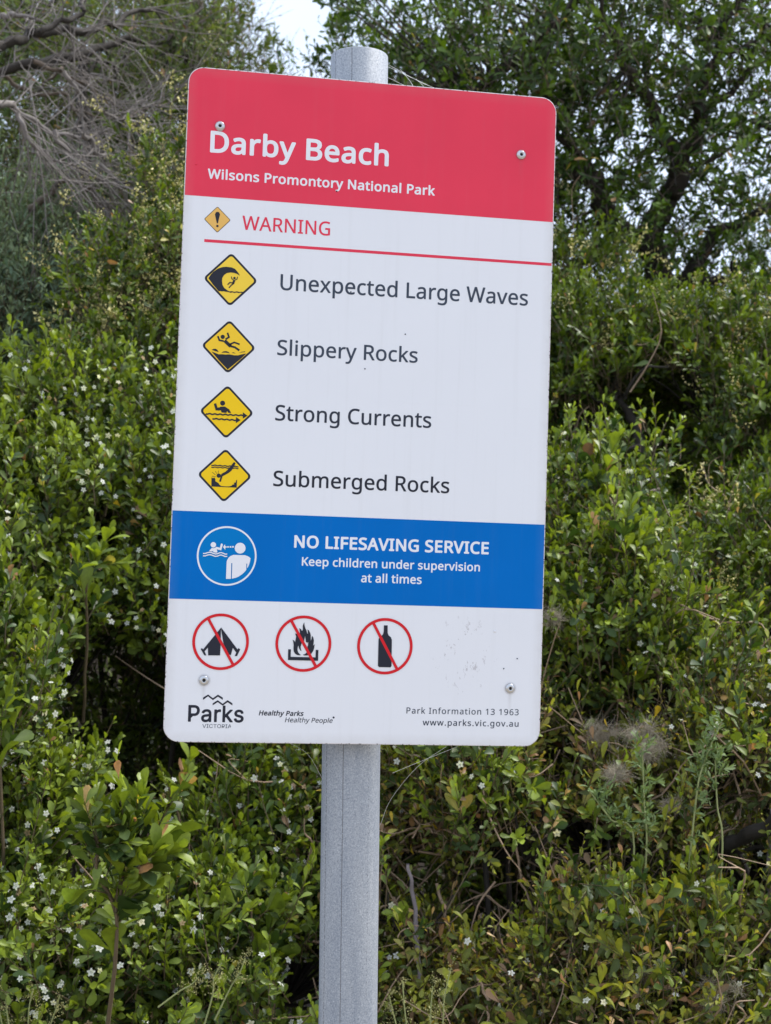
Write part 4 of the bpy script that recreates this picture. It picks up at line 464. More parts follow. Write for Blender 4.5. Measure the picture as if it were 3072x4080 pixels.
GLYPHS_B = {' ': '187|', 'A': '479|39,0,16,0,78,170,140,339,201,509,226,509,251,509,276,509,338,339,401,170,463,0,440,0,418,0,395,0,359,101,323,202,287,302,281,321,273,344,264,372,255,400,245,435,232,478,236,478,241,478,245,478,233,435,222,399,213,371,204,343,196,320,191,302,155,202,120,101,85,0,62,0|197,142,110,142,110,161,110,180,110,199,197,199,283,199,370,199,370,180,370,161,370,142,283,142', 'C': '510|293,-7,267,-7,223,-7,184,4,150,25,116,46,89,76,70,115,50,154,40,201,40,254,40,308,50,354,70,393,89,432,116,462,150,484,184,505,223,516,267,516,293,516,317,512,340,504,363,497,384,486,402,471,420,457,436,439,448,418,460,398,468,374,473,348,451,348,430,348,408,348,404,366,398,381,389,395,381,408,370,419,357,428,345,438,331,444,315,449,300,454,284,456,267,456,236,456,208,448,184,432,159,417,139,394,125,364,111,334,103,297,103,254,103,211,111,175,125,145,140,115,159,92,184,76,209,61,236,53,267,53,284,53,300,55,315,60,331,65,345,71,357,81,370,90,381,101,389,114,398,128,404,143,408,160,430,160,451,160,473,160,469,135,460,111,448,91,436,70,421,52,402,38,384,23,363,12,341,5,318,-3', 'I': '300|111,0,31,0,31,19,31,38,31,57,60,57,89,57,118,57,118,189,118,320,118,452,89,452,60,452,31,452,31,471,31,490,31,509,111,509,190,509,269,509,269,490,269,471,269,452,240,452,212,452,183,452,183,320,183,189,183,57,212,57,240,57,269,57,269,38,269,19,269,0,190,0', 'O': '533|311,-7,267,-7,223,-7,184,4,150,25,116,46,90,76,70,115,50,154,40,201,40,254,40,308,50,354,70,393,90,432,116,462,150,484,184,505,223,516,267,516,311,516,350,505,384,484,418,462,444,432,464,393,483,354,493,308,493,254,493,201,483,154,464,115,444,76,418,46,384,25,350,4|236,53,267,53,297,53,325,61,349,76,374,91,394,114,408,144,423,174,430,211,430,254,430,298,423,335,408,365,394,395,374,417,349,433,325,448,297,456,267,456,236,456,209,448,184,433,159,417,140,394,125,364,111,334,103,297,103,254,103,211,111,174,125,144,140,114,159,92,184,76,209,61', 'P': '444|82,0,60,0,60,170,60,339,60,509,118,509,177,509,235,509,274,509,307,502,332,487,358,473,377,454,390,430,402,405,409,378,409,348,409,317,402,290,390,265,377,241,358,222,332,207,307,193,274,186,235,186,193,186,151,186,109,186,109,205,109,224,109,242,150,242,191,242,233,242,259,242,281,247,297,256,313,265,325,278,333,294,341,310,344,328,344,348,344,368,341,386,333,402,325,417,313,430,297,439,280,448,259,452,232,452,196,452,160,452,125,452,125,301,125,151,125,0,103,0', 'R': '449|82,0,60,0,60,170,60,339,60,509,119,509,177,509,236,509,275,509,307,502,333,489,359,475,378,457,390,433,403,410,409,382,409,352,409,321,403,295,390,271,378,248,359,230,333,217,307,204,275,198,236,198,189,198,143,198,96,198,96,217,96,236,96,255,142,255,188,255,234,255,260,255,281,259,298,267,314,275,326,286,334,300,341,315,345,332,345,352,345,372,341,390,334,405,326,420,314,431,298,440,281,448,259,452,233,452,197,452,161,452,125,452,125,301,125,151,125,0,103,0|378,0,353,0,312,76,271,153,230,229,254,229,279,229,303,229,344,153,386,76,428,0,403,0', 'T': '448|85,452,32,452,32,471,32,490,32,509,160,509,288,509,417,509,417,490,417,471,417,452,363,452,310,452,257,452,257,301,257,151,257,0,235,0,214,0,193,0,193,151,193,301,193,452,139,452', 'V': '479|229,0,204,0,141,170,79,339,16,509,39,509,62,509,84,509,120,408,156,307,192,206,198,189,206,166,215,137,224,109,235,73,248,31,243,31,239,31,235,31,247,74,258,110,267,138,276,166,284,189,290,206,325,307,360,408,395,509,417,509,440,509,463,509,401,339,340,170,278,0,253,0', 'a': '389|182,-9,160,-9,136,-9,114,-4,94,5,75,14,59,27,48,45,36,62,30,83,30,108,30,130,35,147,43,161,52,175,63,185,78,193,92,201,108,207,125,211,143,215,160,218,178,220,201,223,219,225,234,227,248,228,258,231,265,235,272,239,276,245,276,255,276,255,276,256,276,257,276,272,273,286,267,297,261,308,252,316,240,322,228,328,213,331,196,331,178,331,162,328,149,322,136,317,126,309,118,301,110,292,104,283,100,274,80,280,61,285,41,291,50,314,62,332,79,346,95,360,113,369,133,375,153,381,173,384,194,384,208,384,223,383,239,379,255,376,271,370,286,360,301,351,313,338,322,320,332,303,337,280,337,251,337,168,337,84,337,0,317,0,297,0,277,0,277,17,277,35,277,52,275,52,274,52,272,52,268,43,261,34,252,25,243,15,230,7,215,1,200,-5|155,45,170,45,193,45,212,50,228,59,243,68,255,79,263,93,271,107,276,122,276,138,276,155,276,173,276,190,273,187,268,184,259,182,251,180,242,178,231,176,221,174,210,172,200,171,190,170,182,169,175,168,161,166,147,163,134,159,121,154,111,148,103,139,96,131,92,119,92,105,92,92,95,81,102,72,109,63,118,57,130,52,142,48', 'k': '380|132,158,110,137,110,162,110,187,110,212,113,212,117,212,121,212,175,268,230,323,284,379,310,379,335,379,360,379,301,319,243,259,184,199,182,199,179,199,177,199,155,178|73,0,53,0,53,170,53,339,53,509,73,509,93,509,114,509,114,339,114,170,114,0,93,0|320,0,294,0,245,62,197,124,148,186,162,200,177,214,191,229,252,152,312,76,372,0,346,0', 'r': '259|73,0,53,0,53,126,53,253,53,379,72,379,92,379,112,379,112,360,112,340,112,321,113,321,114,321,115,321,122,340,135,355,152,367,170,379,190,385,213,385,218,385,223,385,229,384,235,384,240,384,243,384,243,363,243,343,243,322,242,323,237,323,230,324,223,325,215,326,207,326,189,326,173,322,159,315,145,307,134,297,126,284,118,270,114,255,114,237,114,158,114,79,114,0,93,0', 's': '365|211,-8,182,-8,156,-8,133,-4,112,3,92,11,75,23,62,38,49,53,40,72,36,94,55,98,74,102,94,107,99,86,109,70,124,60,139,50,158,45,181,45,208,45,229,51,244,62,260,74,268,87,268,103,268,116,263,127,254,136,245,144,231,151,212,155,191,160,170,165,149,170,115,178,89,191,72,208,55,225,47,247,47,274,47,296,53,315,65,332,77,348,94,361,115,370,136,380,160,384,187,384,213,384,235,380,254,372,272,365,287,353,299,339,310,325,319,309,324,290,305,286,287,281,268,277,263,292,255,304,243,316,230,327,212,333,187,333,165,333,146,327,131,317,116,306,109,293,109,277,109,263,114,252,124,243,134,235,150,228,172,223,191,218,210,214,229,209,264,201,290,188,306,171,323,154,331,133,331,107,331,84,325,64,312,47,300,30,282,16,260,6,237,-3'}
SHRUBS = {'A': [(-0.6,1.96,1.54,0.36,0.34,0.33),(-0.26,2.0,1.6,0.33,0.3,0.28),(-0.45,2.23,1.79,0.36,0.35,0.24),(-0.37,2.58,1.54,0.6,0.35,0.28),(-0.07,2.08,1.48,0.3,0.3,0.3),(-0.48,1.8,1.31,0.3,0.28,0.2),(-0.17,1.85,1.31,0.27,0.28,0.25),(-0.79,2.29,1.73,0.3,0.3,0.28)],'B': [(-0.56,1.37,1.02,0.2,0.24,0.24),(-0.56,1.17,0.83,0.24,0.24,0.24),(-0.43,1.06,0.68,0.26,0.2,0.16),(-0.57,1.57,1.17,0.15,0.2,0.14),(-0.68,1.29,0.98,0.3,0.3,0.4),(-0.44,1.25,0.87,0.13,0.18,0.15)],'C': [(-0.12,1.45,0.97,0.2,0.2,0.17),(0.04,1.52,0.97,0.19,0.2,0.2),(-0.1,1.25,0.78,0.23,0.2,0.2),(0.04,1.23,0.7,0.18,0.2,0.2),(-0.21,1.07,0.68,0.22,0.2,0.15),(-0.01,0.99,0.63,0.15,0.15,0.1),(0.13,1.47,0.83,0.15,0.2,0.2)],'P': [(0.44,1.08,1.09,0.13,0.12,0.1),(0.53,1.04,1.04,0.09,0.1,0.07),(1.03,1.1,1.19,0.12,0.12,0.08),(0.68,0.92,0.83,0.08,0.1,0.06),(0.93,0.93,0.87,0.12,0.1,0.08),(0.28,0.98,0.88,0.08,0.08,0.05),(0.87,1.32,1.43,0.12,0.12,0.06),(0.58,0.93,0.88,0.07,0.08,0.05),(0.79,0.85,0.78,0.09,0.09,0.05)],'N': [(-0.38,2.35,1.05,0.5,0.16,0.34),(0.02,2.59,0.99,0.4,0.2,0.34),(-0.54,2.4,0.51,0.6,0.2,0.4),(0.67,2.3,0.57,0.7,0.25,0.5),(1.31,2.29,0.62,0.7,0.25,0.6),(1.28,2.88,1.29,0.6,0.2,0.4)],'E': [(0.78,1.58,1.53,0.17,0.2,0.24),(0.92,1.7,1.7,0.1,0.14,0.12),(0.77,1.44,1.37,0.2,0.2,0.2),(0.64,1.52,1.25,0.3,0.2,0.25),(0.67,1.75,1.49,0.22,0.2,0.3),(0.88,1.37,1.28,0.16,0.2,0.17)],'F': [(0.33,1.32,1.0,0.18,0.2,0.2),(0.48,1.2,1.0,0.22,0.2,0.22),(0.37,1.17,0.76,0.24,0.2,0.22),(0.52,1.05,0.74,0.2,0.2,0.2),(0.26,1.1,0.64,0.16,0.15,0.13),(0.46,1.4,1.11,0.3,0.2,0.14)],'H': [(0.74,1.26,1.0,0.22,0.2,0.24),(0.96,1.27,1.04,0.26,0.22,0.26),(0.74,1.06,0.81,0.26,0.2,0.22),(0.94,1.03,0.77,0.27,0.2,0.26),(0.62,0.93,0.67,0.22,0.2,0.14),(1.08,1.15,0.93,0.2,0.2,0.3),(0.79,0.86,0.65,0.24,0.2,0.12)],'G': [(1.18,1.88,1.32,0.3,0.28,0.24),(1.41,1.94,1.4,0.3,0.3,0.35),(1.19,1.68,1.11,0.35,0.26,0.2),(1.03,1.81,1.1,0.3,0.2,0.25)],'K': [(1.31,3.04,2.27,0.5,0.4,0.22),(1.22,2.96,2.01,0.3,0.35,0.35),(1.67,2.78,2.12,0.5,0.4,0.3),(1.72,2.58,1.79,0.4,0.35,0.35),(1.52,2.52,1.62,0.34,0.3,0.2),(1.22,2.97,1.69,0.3,0.3,0.3),(1.28,3.23,2.58,0.13,0.2,0.2),(2.03,3.12,2.26,0.4,0.4,0.16),(1.73,3.27,2.27,0.35,0.4,0.14)],'KK': [(1.8,3.77,2.2,0.6,0.2,0.28),(1.91,4.17,1.95,1.0,0.4,0.5),(1.32,4.36,2.04,0.8,0.4,0.5),(2.46,4.17,2.05,0.6,0.4,0.45)],'M': [(0.8,4.37,3.99,0.42,0.5,0.42),(1.1,3.92,3.68,0.5,0.5,0.5),(1.46,3.66,3.77,0.6,0.55,0.45),(2.02,3.77,3.85,0.55,0.55,0.45),(2.33,3.93,3.45,0.4,0.5,0.5),(1.65,3.85,3.32,0.5,0.5,0.4),(1.26,4.31,3.43,0.5,0.5,0.5),(2.23,4.07,2.94,0.45,0.5,0.35),(1.59,4.18,3.02,0.4,0.5,0.3),(0.75,4.89,3.89,0.26,0.3,0.16),(1.87,3.9,3.61,0.4,0.4,0.4),(1.96,4.33,2.81,0.6,0.3,0.16),(2.49,4.24,2.71,0.35,0.3,0.2),(0.9,4.47,3.63,0.4,0.4,0.3)],'I': [(-0.73,3.56,2.62,0.42,0.4,0.26),(-0.43,3.72,2.59,0.36,0.4,0.28),(-0.83,3.29,2.33,0.4,0.4,0.26),(-0.28,4.58,3.06,0.32,0.3,0.24),(-0.58,4.43,2.97,0.22,0.3,0.2),(-0.49,3.43,2.4,0.35,0.3,0.25)],'J': [(-0.24,2.68,2.48,0.16,0.2,0.12),(-0.37,2.6,2.37,0.12,0.2,0.1),(-0.18,3.06,2.8,0.16,0.2,0.14),(-0.25,2.59,2.2,0.2,0.25,0.12),(-0.13,2.87,2.35,0.25,0.25,0.35),(-0.32,2.4,2.06,0.16,0.2,0.1)],'T': [(-0.45,4.48,3.77,0.5,0.4,0.3),(-0.19,4.34,3.82,0.25,0.35,0.22),(-0.89,5.05,4.1,0.5,0.4,0.4),(-0.33,4.78,3.51,0.35,0.4,0.35),(-0.76,5.25,3.58,0.6,0.4,0.5),(-0.11,4.14,3.44,0.2,0.25,0.25),(-0.96,5.09,3.3,0.5,0.4,0.25)],'R': [(-0.0,5.7,4.31,0.22,0.4,0.3),(0.22,5.69,3.84,0.3,0.4,0.3),(-0.05,5.53,3.71,0.4,0.4,0.5),(-0.03,5.9,4.56,0.22,0.3,0.22)],'TL': [(-0.9,6.05,4.55,0.9,0.5,0.5),(-0.3,6.15,4.64,0.5,0.5,0.25),(-0.63,6.43,3.93,1.2,0.5,0.7)]}
BR = {'dead': [([(-0.91,3.257,3.334),(-0.825,3.321,3.405),(-0.761,3.39,3.457),(-0.695,3.457,3.513),(-0.626,3.526,3.549),(-0.545,3.592,3.577),(-0.478,3.659,3.647),(-0.428,3.731,3.668),(-0.378,3.801,3.748),(-0.304,3.868,3.796),(-0.233,3.936,3.817)],0.022,0.007,0),([(-0.91,3.46,3.336),(-0.7,3.548,3.427),(-0.608,3.657,3.496),(-0.521,3.766,3.566),(-0.436,3.876,3.645),(-0.357,3.987,3.703),(-0.253,4.095,3.745),(-0.162,4.202,3.862),(-0.088,4.311,3.988)],0.02,0.008,0),([(-0.684,3.316,3.46),(-0.63,3.355,3.524),(-0.56,3.392,3.564),(-0.549,3.438,3.639),(-0.533,3.483,3.71)],0.013,0.006,0),([(-0.834,2.851,3.041),(-0.776,2.908,3.059),(-0.743,2.97,3.072),(-0.685,3.029,3.053),(-0.612,3.085,3.035),(-0.524,3.137,3.047),(-0.452,3.192,3.073)],0.015,0.004,1),([(-0.519,3.053,3.022),(-0.489,3.091,3.014),(-0.467,3.131,2.98),(-0.407,3.163,2.983),(-0.314,3.189,3.001),(-0.242,3.22,2.999),(-0.194,3.252,3.046)],0.009,0.003,1),([(-0.608,3.017,3.015),(-0.586,3.041,2.965),(-0.527,3.059,2.908),(-0.472,3.077,2.879),(-0.393,3.091,2.825)],0.009,0.003,1),([(-0.722,2.934,3.044),(-0.703,2.933,2.99),(-0.662,2.928,2.932),(-0.648,2.927,2.901)],0.009,0.004,1),([(-0.671,2.929,2.945),(-0.633,2.958,2.919),(-0.572,2.982,2.902),(-0.533,3.01,2.894)],0.006,0.002,1),([(-0.593,3.206,3.29),(-0.551,3.235,3.244),(-0.509,3.264,3.197),(-0.438,3.287,3.175),(-0.341,3.306,3.142),(-0.268,3.329,3.124),(-0.199,3.35,3.145)],0.009,0.003,1),([(-0.715,3.425,3.393),(-0.645,3.471,3.394),(-0.588,3.521,3.379),(-0.499,3.565,3.348),(-0.424,3.612,3.306),(-0.358,3.66,3.304),(-0.27,3.701,3.345),(-0.154,3.737,3.413)],0.009,0.003,2),([(-0.456,2.997,2.913),(-0.401,2.99,2.859),(-0.35,2.983,2.823),(-0.286,2.974,2.782)],0.007,0.003,1),([(-0.401,2.99,2.859),(-0.355,2.983,2.843),(-0.296,2.973,2.842)],0.005,0.002,1),([(-0.712,3.246,2.8),(-0.631,3.217,2.845),(-0.607,3.197,2.884),(-0.555,3.173,2.895),(-0.502,3.151,2.868),(-0.449,3.13,2.809),(-0.402,3.11,2.758),(-0.391,3.097,2.68)],0.014,0.004,2),([(-0.5,3.108,2.857),(-0.476,3.092,2.84),(-0.461,3.078,2.795),(-0.442,3.064,2.754),(-0.399,3.048,2.673)],0.01,0.004,2),([(-0.848,3.549,3.371),(-0.775,3.572,3.343),(-0.686,3.592,3.329),(-0.612,3.613,3.341),(-0.583,3.644,3.295),(-0.502,3.665,3.281),(-0.399,3.682,3.287)],0.009,0.003,2),([(-0.84,3.439,3.551),(-0.782,3.429,3.561),(-0.693,3.415,3.542)],0.012,0.006,1),([(-0.575,3.8,3.574),(-0.553,3.799,3.51),(-0.556,3.804,3.403),(-0.565,3.81,3.296),(-0.553,3.812,3.216),(-0.535,3.814,3.082)],0.022,0.02,0),([(-0.354,3.473,3.245),(-0.377,3.447,3.163),(-0.361,3.413,3.093),(-0.374,3.383,3.048)],0.006,0.002,2),([(-0.75,3.637,3.324),(-0.705,3.628,3.361),(-0.665,3.619,3.408),(-0.619,3.61,3.439)],0.007,0.003,2),([(-0.343,3.473,3.194),(-0.314,3.466,3.255),(-0.27,3.458,3.266),(-0.245,3.453,3.307)],0.006,0.002,2)],'tree_trunk': ([(2.062,4.269,1.339),(2.01,4.211,2.132),(1.968,4.159,2.72),(1.941,4.124,2.877),(1.888,4.093,3.0),(1.907,4.052,3.102),(1.945,4.01,3.159),(1.96,3.97,3.234),(1.956,3.935,3.288),(1.971,3.895,3.374)],0.075,0.036),'tree_limbs': [([(1.971,3.895,3.374),(1.899,3.857,3.365),(1.838,3.814,3.405),(1.795,3.769,3.439),(1.758,3.722,3.502),(1.698,3.68,3.54),(1.639,3.638,3.558),(1.592,3.592,3.624),(1.545,3.547,3.677),(1.482,3.504,3.734),(1.441,3.456,3.836)],0.034,0.008),([(1.971,3.895,3.374),(1.998,3.856,3.396),(2.003,3.819,3.448),(1.996,3.784,3.5),(1.991,3.748,3.582),(1.98,3.714,3.633),(2.02,3.671,3.695),(2.03,3.631,3.793),(2.069,3.588,3.865),(2.066,3.552,3.936)],0.036,0.008),([(2.04,3.877,3.533),(2.094,3.847,3.565),(2.147,3.816,3.603),(2.199,3.783,3.685),(2.221,3.757,3.759),(2.303,3.719,3.846)],0.02,0.006),([(2.02,3.671,3.695),(2.097,3.623,3.714),(2.149,3.58,3.745),(2.193,3.537,3.781)],0.014,0.005),([(1.9,4.125,3.007),(1.82,4.112,3.033),(1.721,4.101,3.078),(1.661,4.082,3.149),(1.626,4.059,3.232),(1.529,4.048,3.282),(1.436,4.037,3.306),(1.3,4.033,3.336),(1.105,4.038,3.364)],0.05,0.03),([(1.626,4.059,3.232),(1.578,4.014,3.289),(1.48,3.976,3.368),(1.402,3.935,3.447),(1.375,3.886,3.524)],0.022,0.008),([(1.105,4.038,3.364),(1.022,3.961,3.526),(1.123,3.856,3.623),(1.281,3.741,3.717),(1.317,3.649,3.765),(1.368,3.553,3.822),(1.36,3.469,3.858)],0.03,0.012),([(1.941,4.124,2.877),(2.056,4.085,2.855),(2.173,4.037,3.06),(2.28,3.998,3.095),(2.391,3.956,3.175),(2.527,3.91,3.249)],0.035,0.016),([(1.955,4.125,2.779),(2.023,4.087,2.821),(2.173,4.036,2.837),(2.304,3.989,2.84),(2.47,3.934,2.895)],0.028,0.012),([(1.944,3.903,3.279),(2.056,3.917,3.321),(2.194,3.925,3.396),(2.332,3.931,3.504)],0.014,0.005)],'K_br': [([(1.372,2.651,1.527),(1.367,2.667,1.85),(1.356,2.693,1.963),(1.342,2.721,2.04),(1.327,2.751,2.09),(1.303,2.781,2.145),(1.285,2.805,2.333),(1.312,2.827,2.396)],0.03,0.012),([(1.257,2.645,2.122),(1.218,2.686,2.117),(1.191,2.723,2.134),(1.164,2.761,2.152)],0.012,0.007),([(1.221,2.553,2.047),(1.184,2.525,2.034),(1.143,2.499,2.013),(1.099,2.475,1.965)],0.01,0.006),([(1.294,2.544,1.958),(1.239,2.52,1.946),(1.176,2.498,1.911),(1.135,2.472,1.877)],0.009,0.005),([(1.279,2.641,2.123),(1.277,2.607,2.155),(1.318,2.563,2.215),(1.382,2.519,2.211)],0.008,0.004),([(1.221,2.553,2.038),(1.212,2.524,1.972),(1.228,2.49,1.903),(1.244,2.456,1.852)],0.005,0.003),([(1.312,2.542,1.931),(1.338,2.486,1.959),(1.338,2.435,1.976)],0.007,0.004)],'G_br': [([(1.147,1.967,1.784),(1.089,1.944,1.766),(1.033,1.92,1.756),(0.981,1.895,1.738)],0.008,0.005),([(0.999,1.892,1.746),(0.988,1.894,1.735),(0.981,1.896,1.723)],0.004,0.003),([(1.386,2.126,1.9),(1.434,2.118,1.897),(1.499,2.107,1.91),(1.556,2.097,1.906)],0.014,0.01)],'log': [([(1.011,0.853,1.066),(1.0,0.915,1.039),(0.973,0.98,1.002),(0.945,1.046,0.964),(0.933,1.108,0.93),(0.92,1.171,0.898),(0.917,1.232,0.861)],0.016,0.012),([(0.929,1.075,0.94),(0.96,1.044,0.951),(0.993,1.012,0.967),(1.03,0.98,0.977),(1.057,0.95,0.983)],0.006,0.004)],'stake': ([(1.018,0.962,0.853),(1.018,0.959,0.94),(1.02,0.955,1.026),(1.022,0.953,1.061)],0.008,0.006),'stick': ([(0.246,0.912,0.973),(0.256,0.921,0.927),(0.263,0.93,0.881),(0.268,0.939,0.835),(0.273,0.948,0.788),(0.281,0.957,0.738)],0.0035,0.0055),'F_tw': [([(0.369,0.85,0.771),(0.38,0.832,0.747),(0.385,0.815,0.721),(0.384,0.8,0.694)],0.003,0.0025),([(0.401,0.947,0.752),(0.439,0.94,0.758),(0.477,0.934,0.764),(0.521,0.926,0.78)],0.0035,0.002),([(0.49,1.024,0.988),(0.497,1.024,0.945),(0.51,1.024,0.898),(0.526,1.023,0.858),(0.56,1.018,0.834)],0.003,0.002),([(0.332,1.053,0.902),(0.338,1.037,0.866),(0.345,1.02,0.839),(0.354,1.003,0.801)],0.004,0.003),([(0.244,1.069,0.874),(0.266,1.067,0.837),(0.278,1.066,0.809)],0.003,0.002),([(0.318,1.051,1.023),(0.287,1.09,0.998),(0.263,1.13,0.966),(0.256,1.166,0.94)],0.003,0.002),([(0.277,1.107,1.036),(0.31,1.077,1.019),(0.321,1.051,1.005)],0.003,0.0015),([(0.405,1.132,1.148),(0.396,1.101,1.12),(0.397,1.069,1.087),(0.406,1.034,1.074)],0.003,0.002),([(0.228,0.921,0.829),(0.245,0.918,0.846),(0.271,0.913,0.853),(0.303,0.908,0.841)],0.0015,0.001),([(0.208,1.025,0.86),(0.236,1.045,0.867),(0.259,1.066,0.874)],0.002,0.0015),([(0.334,1.099,1.021),(0.339,1.096,1.059),(0.348,1.094,1.078)],0.0025,0.0015),([(0.281,1.058,0.995),(0.293,1.055,1.017),(0.317,1.05,1.03)],0.002,0.001)]}
SPRIGS = [('C',[(-0.323,0.732,0.729),(-0.31,0.673,0.881),(-0.302,0.637,0.991),(-0.296,0.611,1.105)]),('C',[(-0.304,0.67,0.937),(-0.339,0.642,1.022),(-0.347,0.62,1.089)]),('C',[(-0.302,0.668,0.969),(-0.265,0.659,1.041),(-0.243,0.653,1.097)]),('C',[(-0.039,0.942,0.65),(-0.048,0.938,0.784),(-0.061,0.936,0.901)]),('C',[(-0.206,1.211,0.948),(-0.195,1.207,0.996),(-0.213,1.186,1.087)]),('A',[(-0.41,1.539,1.186),(-0.405,1.482,1.329),(-0.4,1.424,1.478),(-0.397,1.419,1.582)]),('A',[(-0.186,1.601,1.244),(-0.172,1.593,1.377),(-0.169,1.587,1.532)]),('B',[(-0.532,1.251,1.276),(-0.544,1.249,1.373),(-0.555,1.247,1.481)]),('E',[(0.8,1.525,1.611),(0.82,1.517,1.714),(0.83,1.512,1.794)]),('E',[(0.764,1.338,1.371),(0.795,1.329,1.458),(0.819,1.321,1.555),(0.829,1.317,1.608)]),('E',[(0.746,1.246,1.21),(0.807,1.232,1.294),(0.846,1.222,1.378)]),('H',[(0.727,1.056,0.968),(0.735,1.052,1.036),(0.708,1.034,1.098)]),('B',[(-0.523,0.965,0.819),(-0.537,0.954,1.127),(-0.544,0.95,1.25)])]
HERBS = [[(0.851,0.812,0.985),(0.84,0.809,1.094),(0.834,0.806,1.184)],[(0.704,0.837,0.975),(0.699,0.832,1.092),(0.693,0.829,1.21)],[(0.977,0.793,0.951),(0.973,0.788,1.086),(0.964,0.785,1.186)],[(0.681,0.839,1.011),(0.635,0.844,1.064),(0.594,0.849,1.118)],[(0.796,0.817,1.075),(0.812,0.81,1.175),(0.846,0.801,1.257)]]
SPIKES = [[(0.198,0.646,0.735),(0.188,0.644,0.824)],[(0.182,0.649,0.734),(0.165,0.649,0.799)],[(0.238,0.64,0.735),(0.241,0.636,0.816)],[(0.258,0.637,0.727),(0.272,0.629,0.849)],[(-0.141,0.7,0.796),(-0.126,0.695,0.853)],[(-0.197,0.709,0.803),(-0.165,0.702,0.828)],[(-0.109,0.694,0.812),(-0.086,0.688,0.862)],[(-0.493,0.761,0.727),(-0.502,0.759,0.808)],[(-0.461,0.755,0.727),(-0.454,0.751,0.8)],[(-0.429,0.75,0.719),(-0.406,0.744,0.793)],[(-0.51,0.762,0.759),(-0.527,0.762,0.832)]]
FLUFF = [(0.667,0.907,1.143,0.045),(0.76,0.94,1.186,0.045),(0.758,0.99,1.209,0.06),(0.662,0.77,0.78,0.05),(0.803,0.697,0.761,0.045),(0.795,0.939,1.073,0.03),(0.601,1.158,1.451,0.04),(0.684,1.054,1.202,0.06)]
HOLLOWS = [((0.217,3.561,3.747),(0.611,7.985,5.548),0.17),((0.276,3.555,3.64),(0.717,7.976,5.354),0.13),((-0.335,1.014,1.314),(-0.359,1.985,1.235),0.11),((-0.262,1.004,1.269),(-0.261,1.972,1.176),0.12),((-0.378,1.025,1.241),(-0.42,2.05,1.132),0.08),((-0.252,1.006,1.187),(-0.247,2.127,1.047),0.09),((-0.266,0.965,1.015),(-0.267,1.732,0.87),0.09),((-0.363,0.982,0.987),(-0.386,1.651,0.855),0.06),((-0.168,1.092,1.232),(-0.135,2.105,1.124),0.08),((0.67,0.863,0.961),(0.871,1.444,0.836),0.05),((0.857,0.827,1.072),(1.098,1.401,0.971),0.05),((0.58,0.876,1.005),(0.76,1.46,0.89),0.05),((0.56,0.974,1.165),(0.702,1.461,1.099),0.05),((-0.158,1.093,1.157),(-0.128,1.904,1.05),0.07),((0.415,0.908,0.885),(0.561,1.499,0.744),0.08),((0.284,0.928,0.938),(0.382,1.423,0.83),0.06),((0.472,0.896,0.959),(0.604,1.386,0.854),0.07),((0.034,0.876,0.738),(0.1,1.481,0.558),0.06),((1.164,1.956,1.987),(1.485,2.812,2.087),0.14),((1.024,1.982,1.908),(1.313,2.844,1.989),0.11),((0.897,2.008,1.802),(1.158,2.875,1.86),0.11),((1.244,1.951,1.793),(1.546,2.71,1.842),0.09),((1.058,1.392,1.336),(1.292,1.964,1.299),0.06),((1.116,1.284,1.268),(1.409,1.948,1.209),0.07),((0.87,1.225,1.211),(1.118,1.898,1.138),0.07),((-0.364,1.515,1.595),(-0.382,2.126,1.604),0.05),((0.652,0.957,1.204),(0.81,1.441,1.145),0.05),((0.896,0.826,0.945),(1.103,1.304,0.838),0.06),((0.734,0.853,0.953),(0.912,1.335,0.847),0.05),((-0.382,0.833,0.992),(-0.41,1.451,0.864),0.05),((0.196,0.946,0.846),(0.261,1.345,0.746),0.05)]
# ---------------------------------------------------------------- ground and dune
def terrain_z(x, y):
    def ss(a, b, v):
        t = np.clip((v - a) / (b - a), 0, 1)
        return t * t * (3 - 2 * t)
    left = 1 - ss(0.4, 2.2, x - 0.1 * y)
    h = ss(4.6, 9.5, y) * (2.75 + 1.35 * left) + ss(9, 30, y) * 1.0 - ss(25, 80, y) * 2.5  # dune put in to block the horizon and light from behind the shrubs
    return h + 0.05 * np.sin(x * 1.7 + y) * ss(0.5, 3, np.abs(y)) + 0.03 * np.sin(x * 4.1 - y * 3.3)

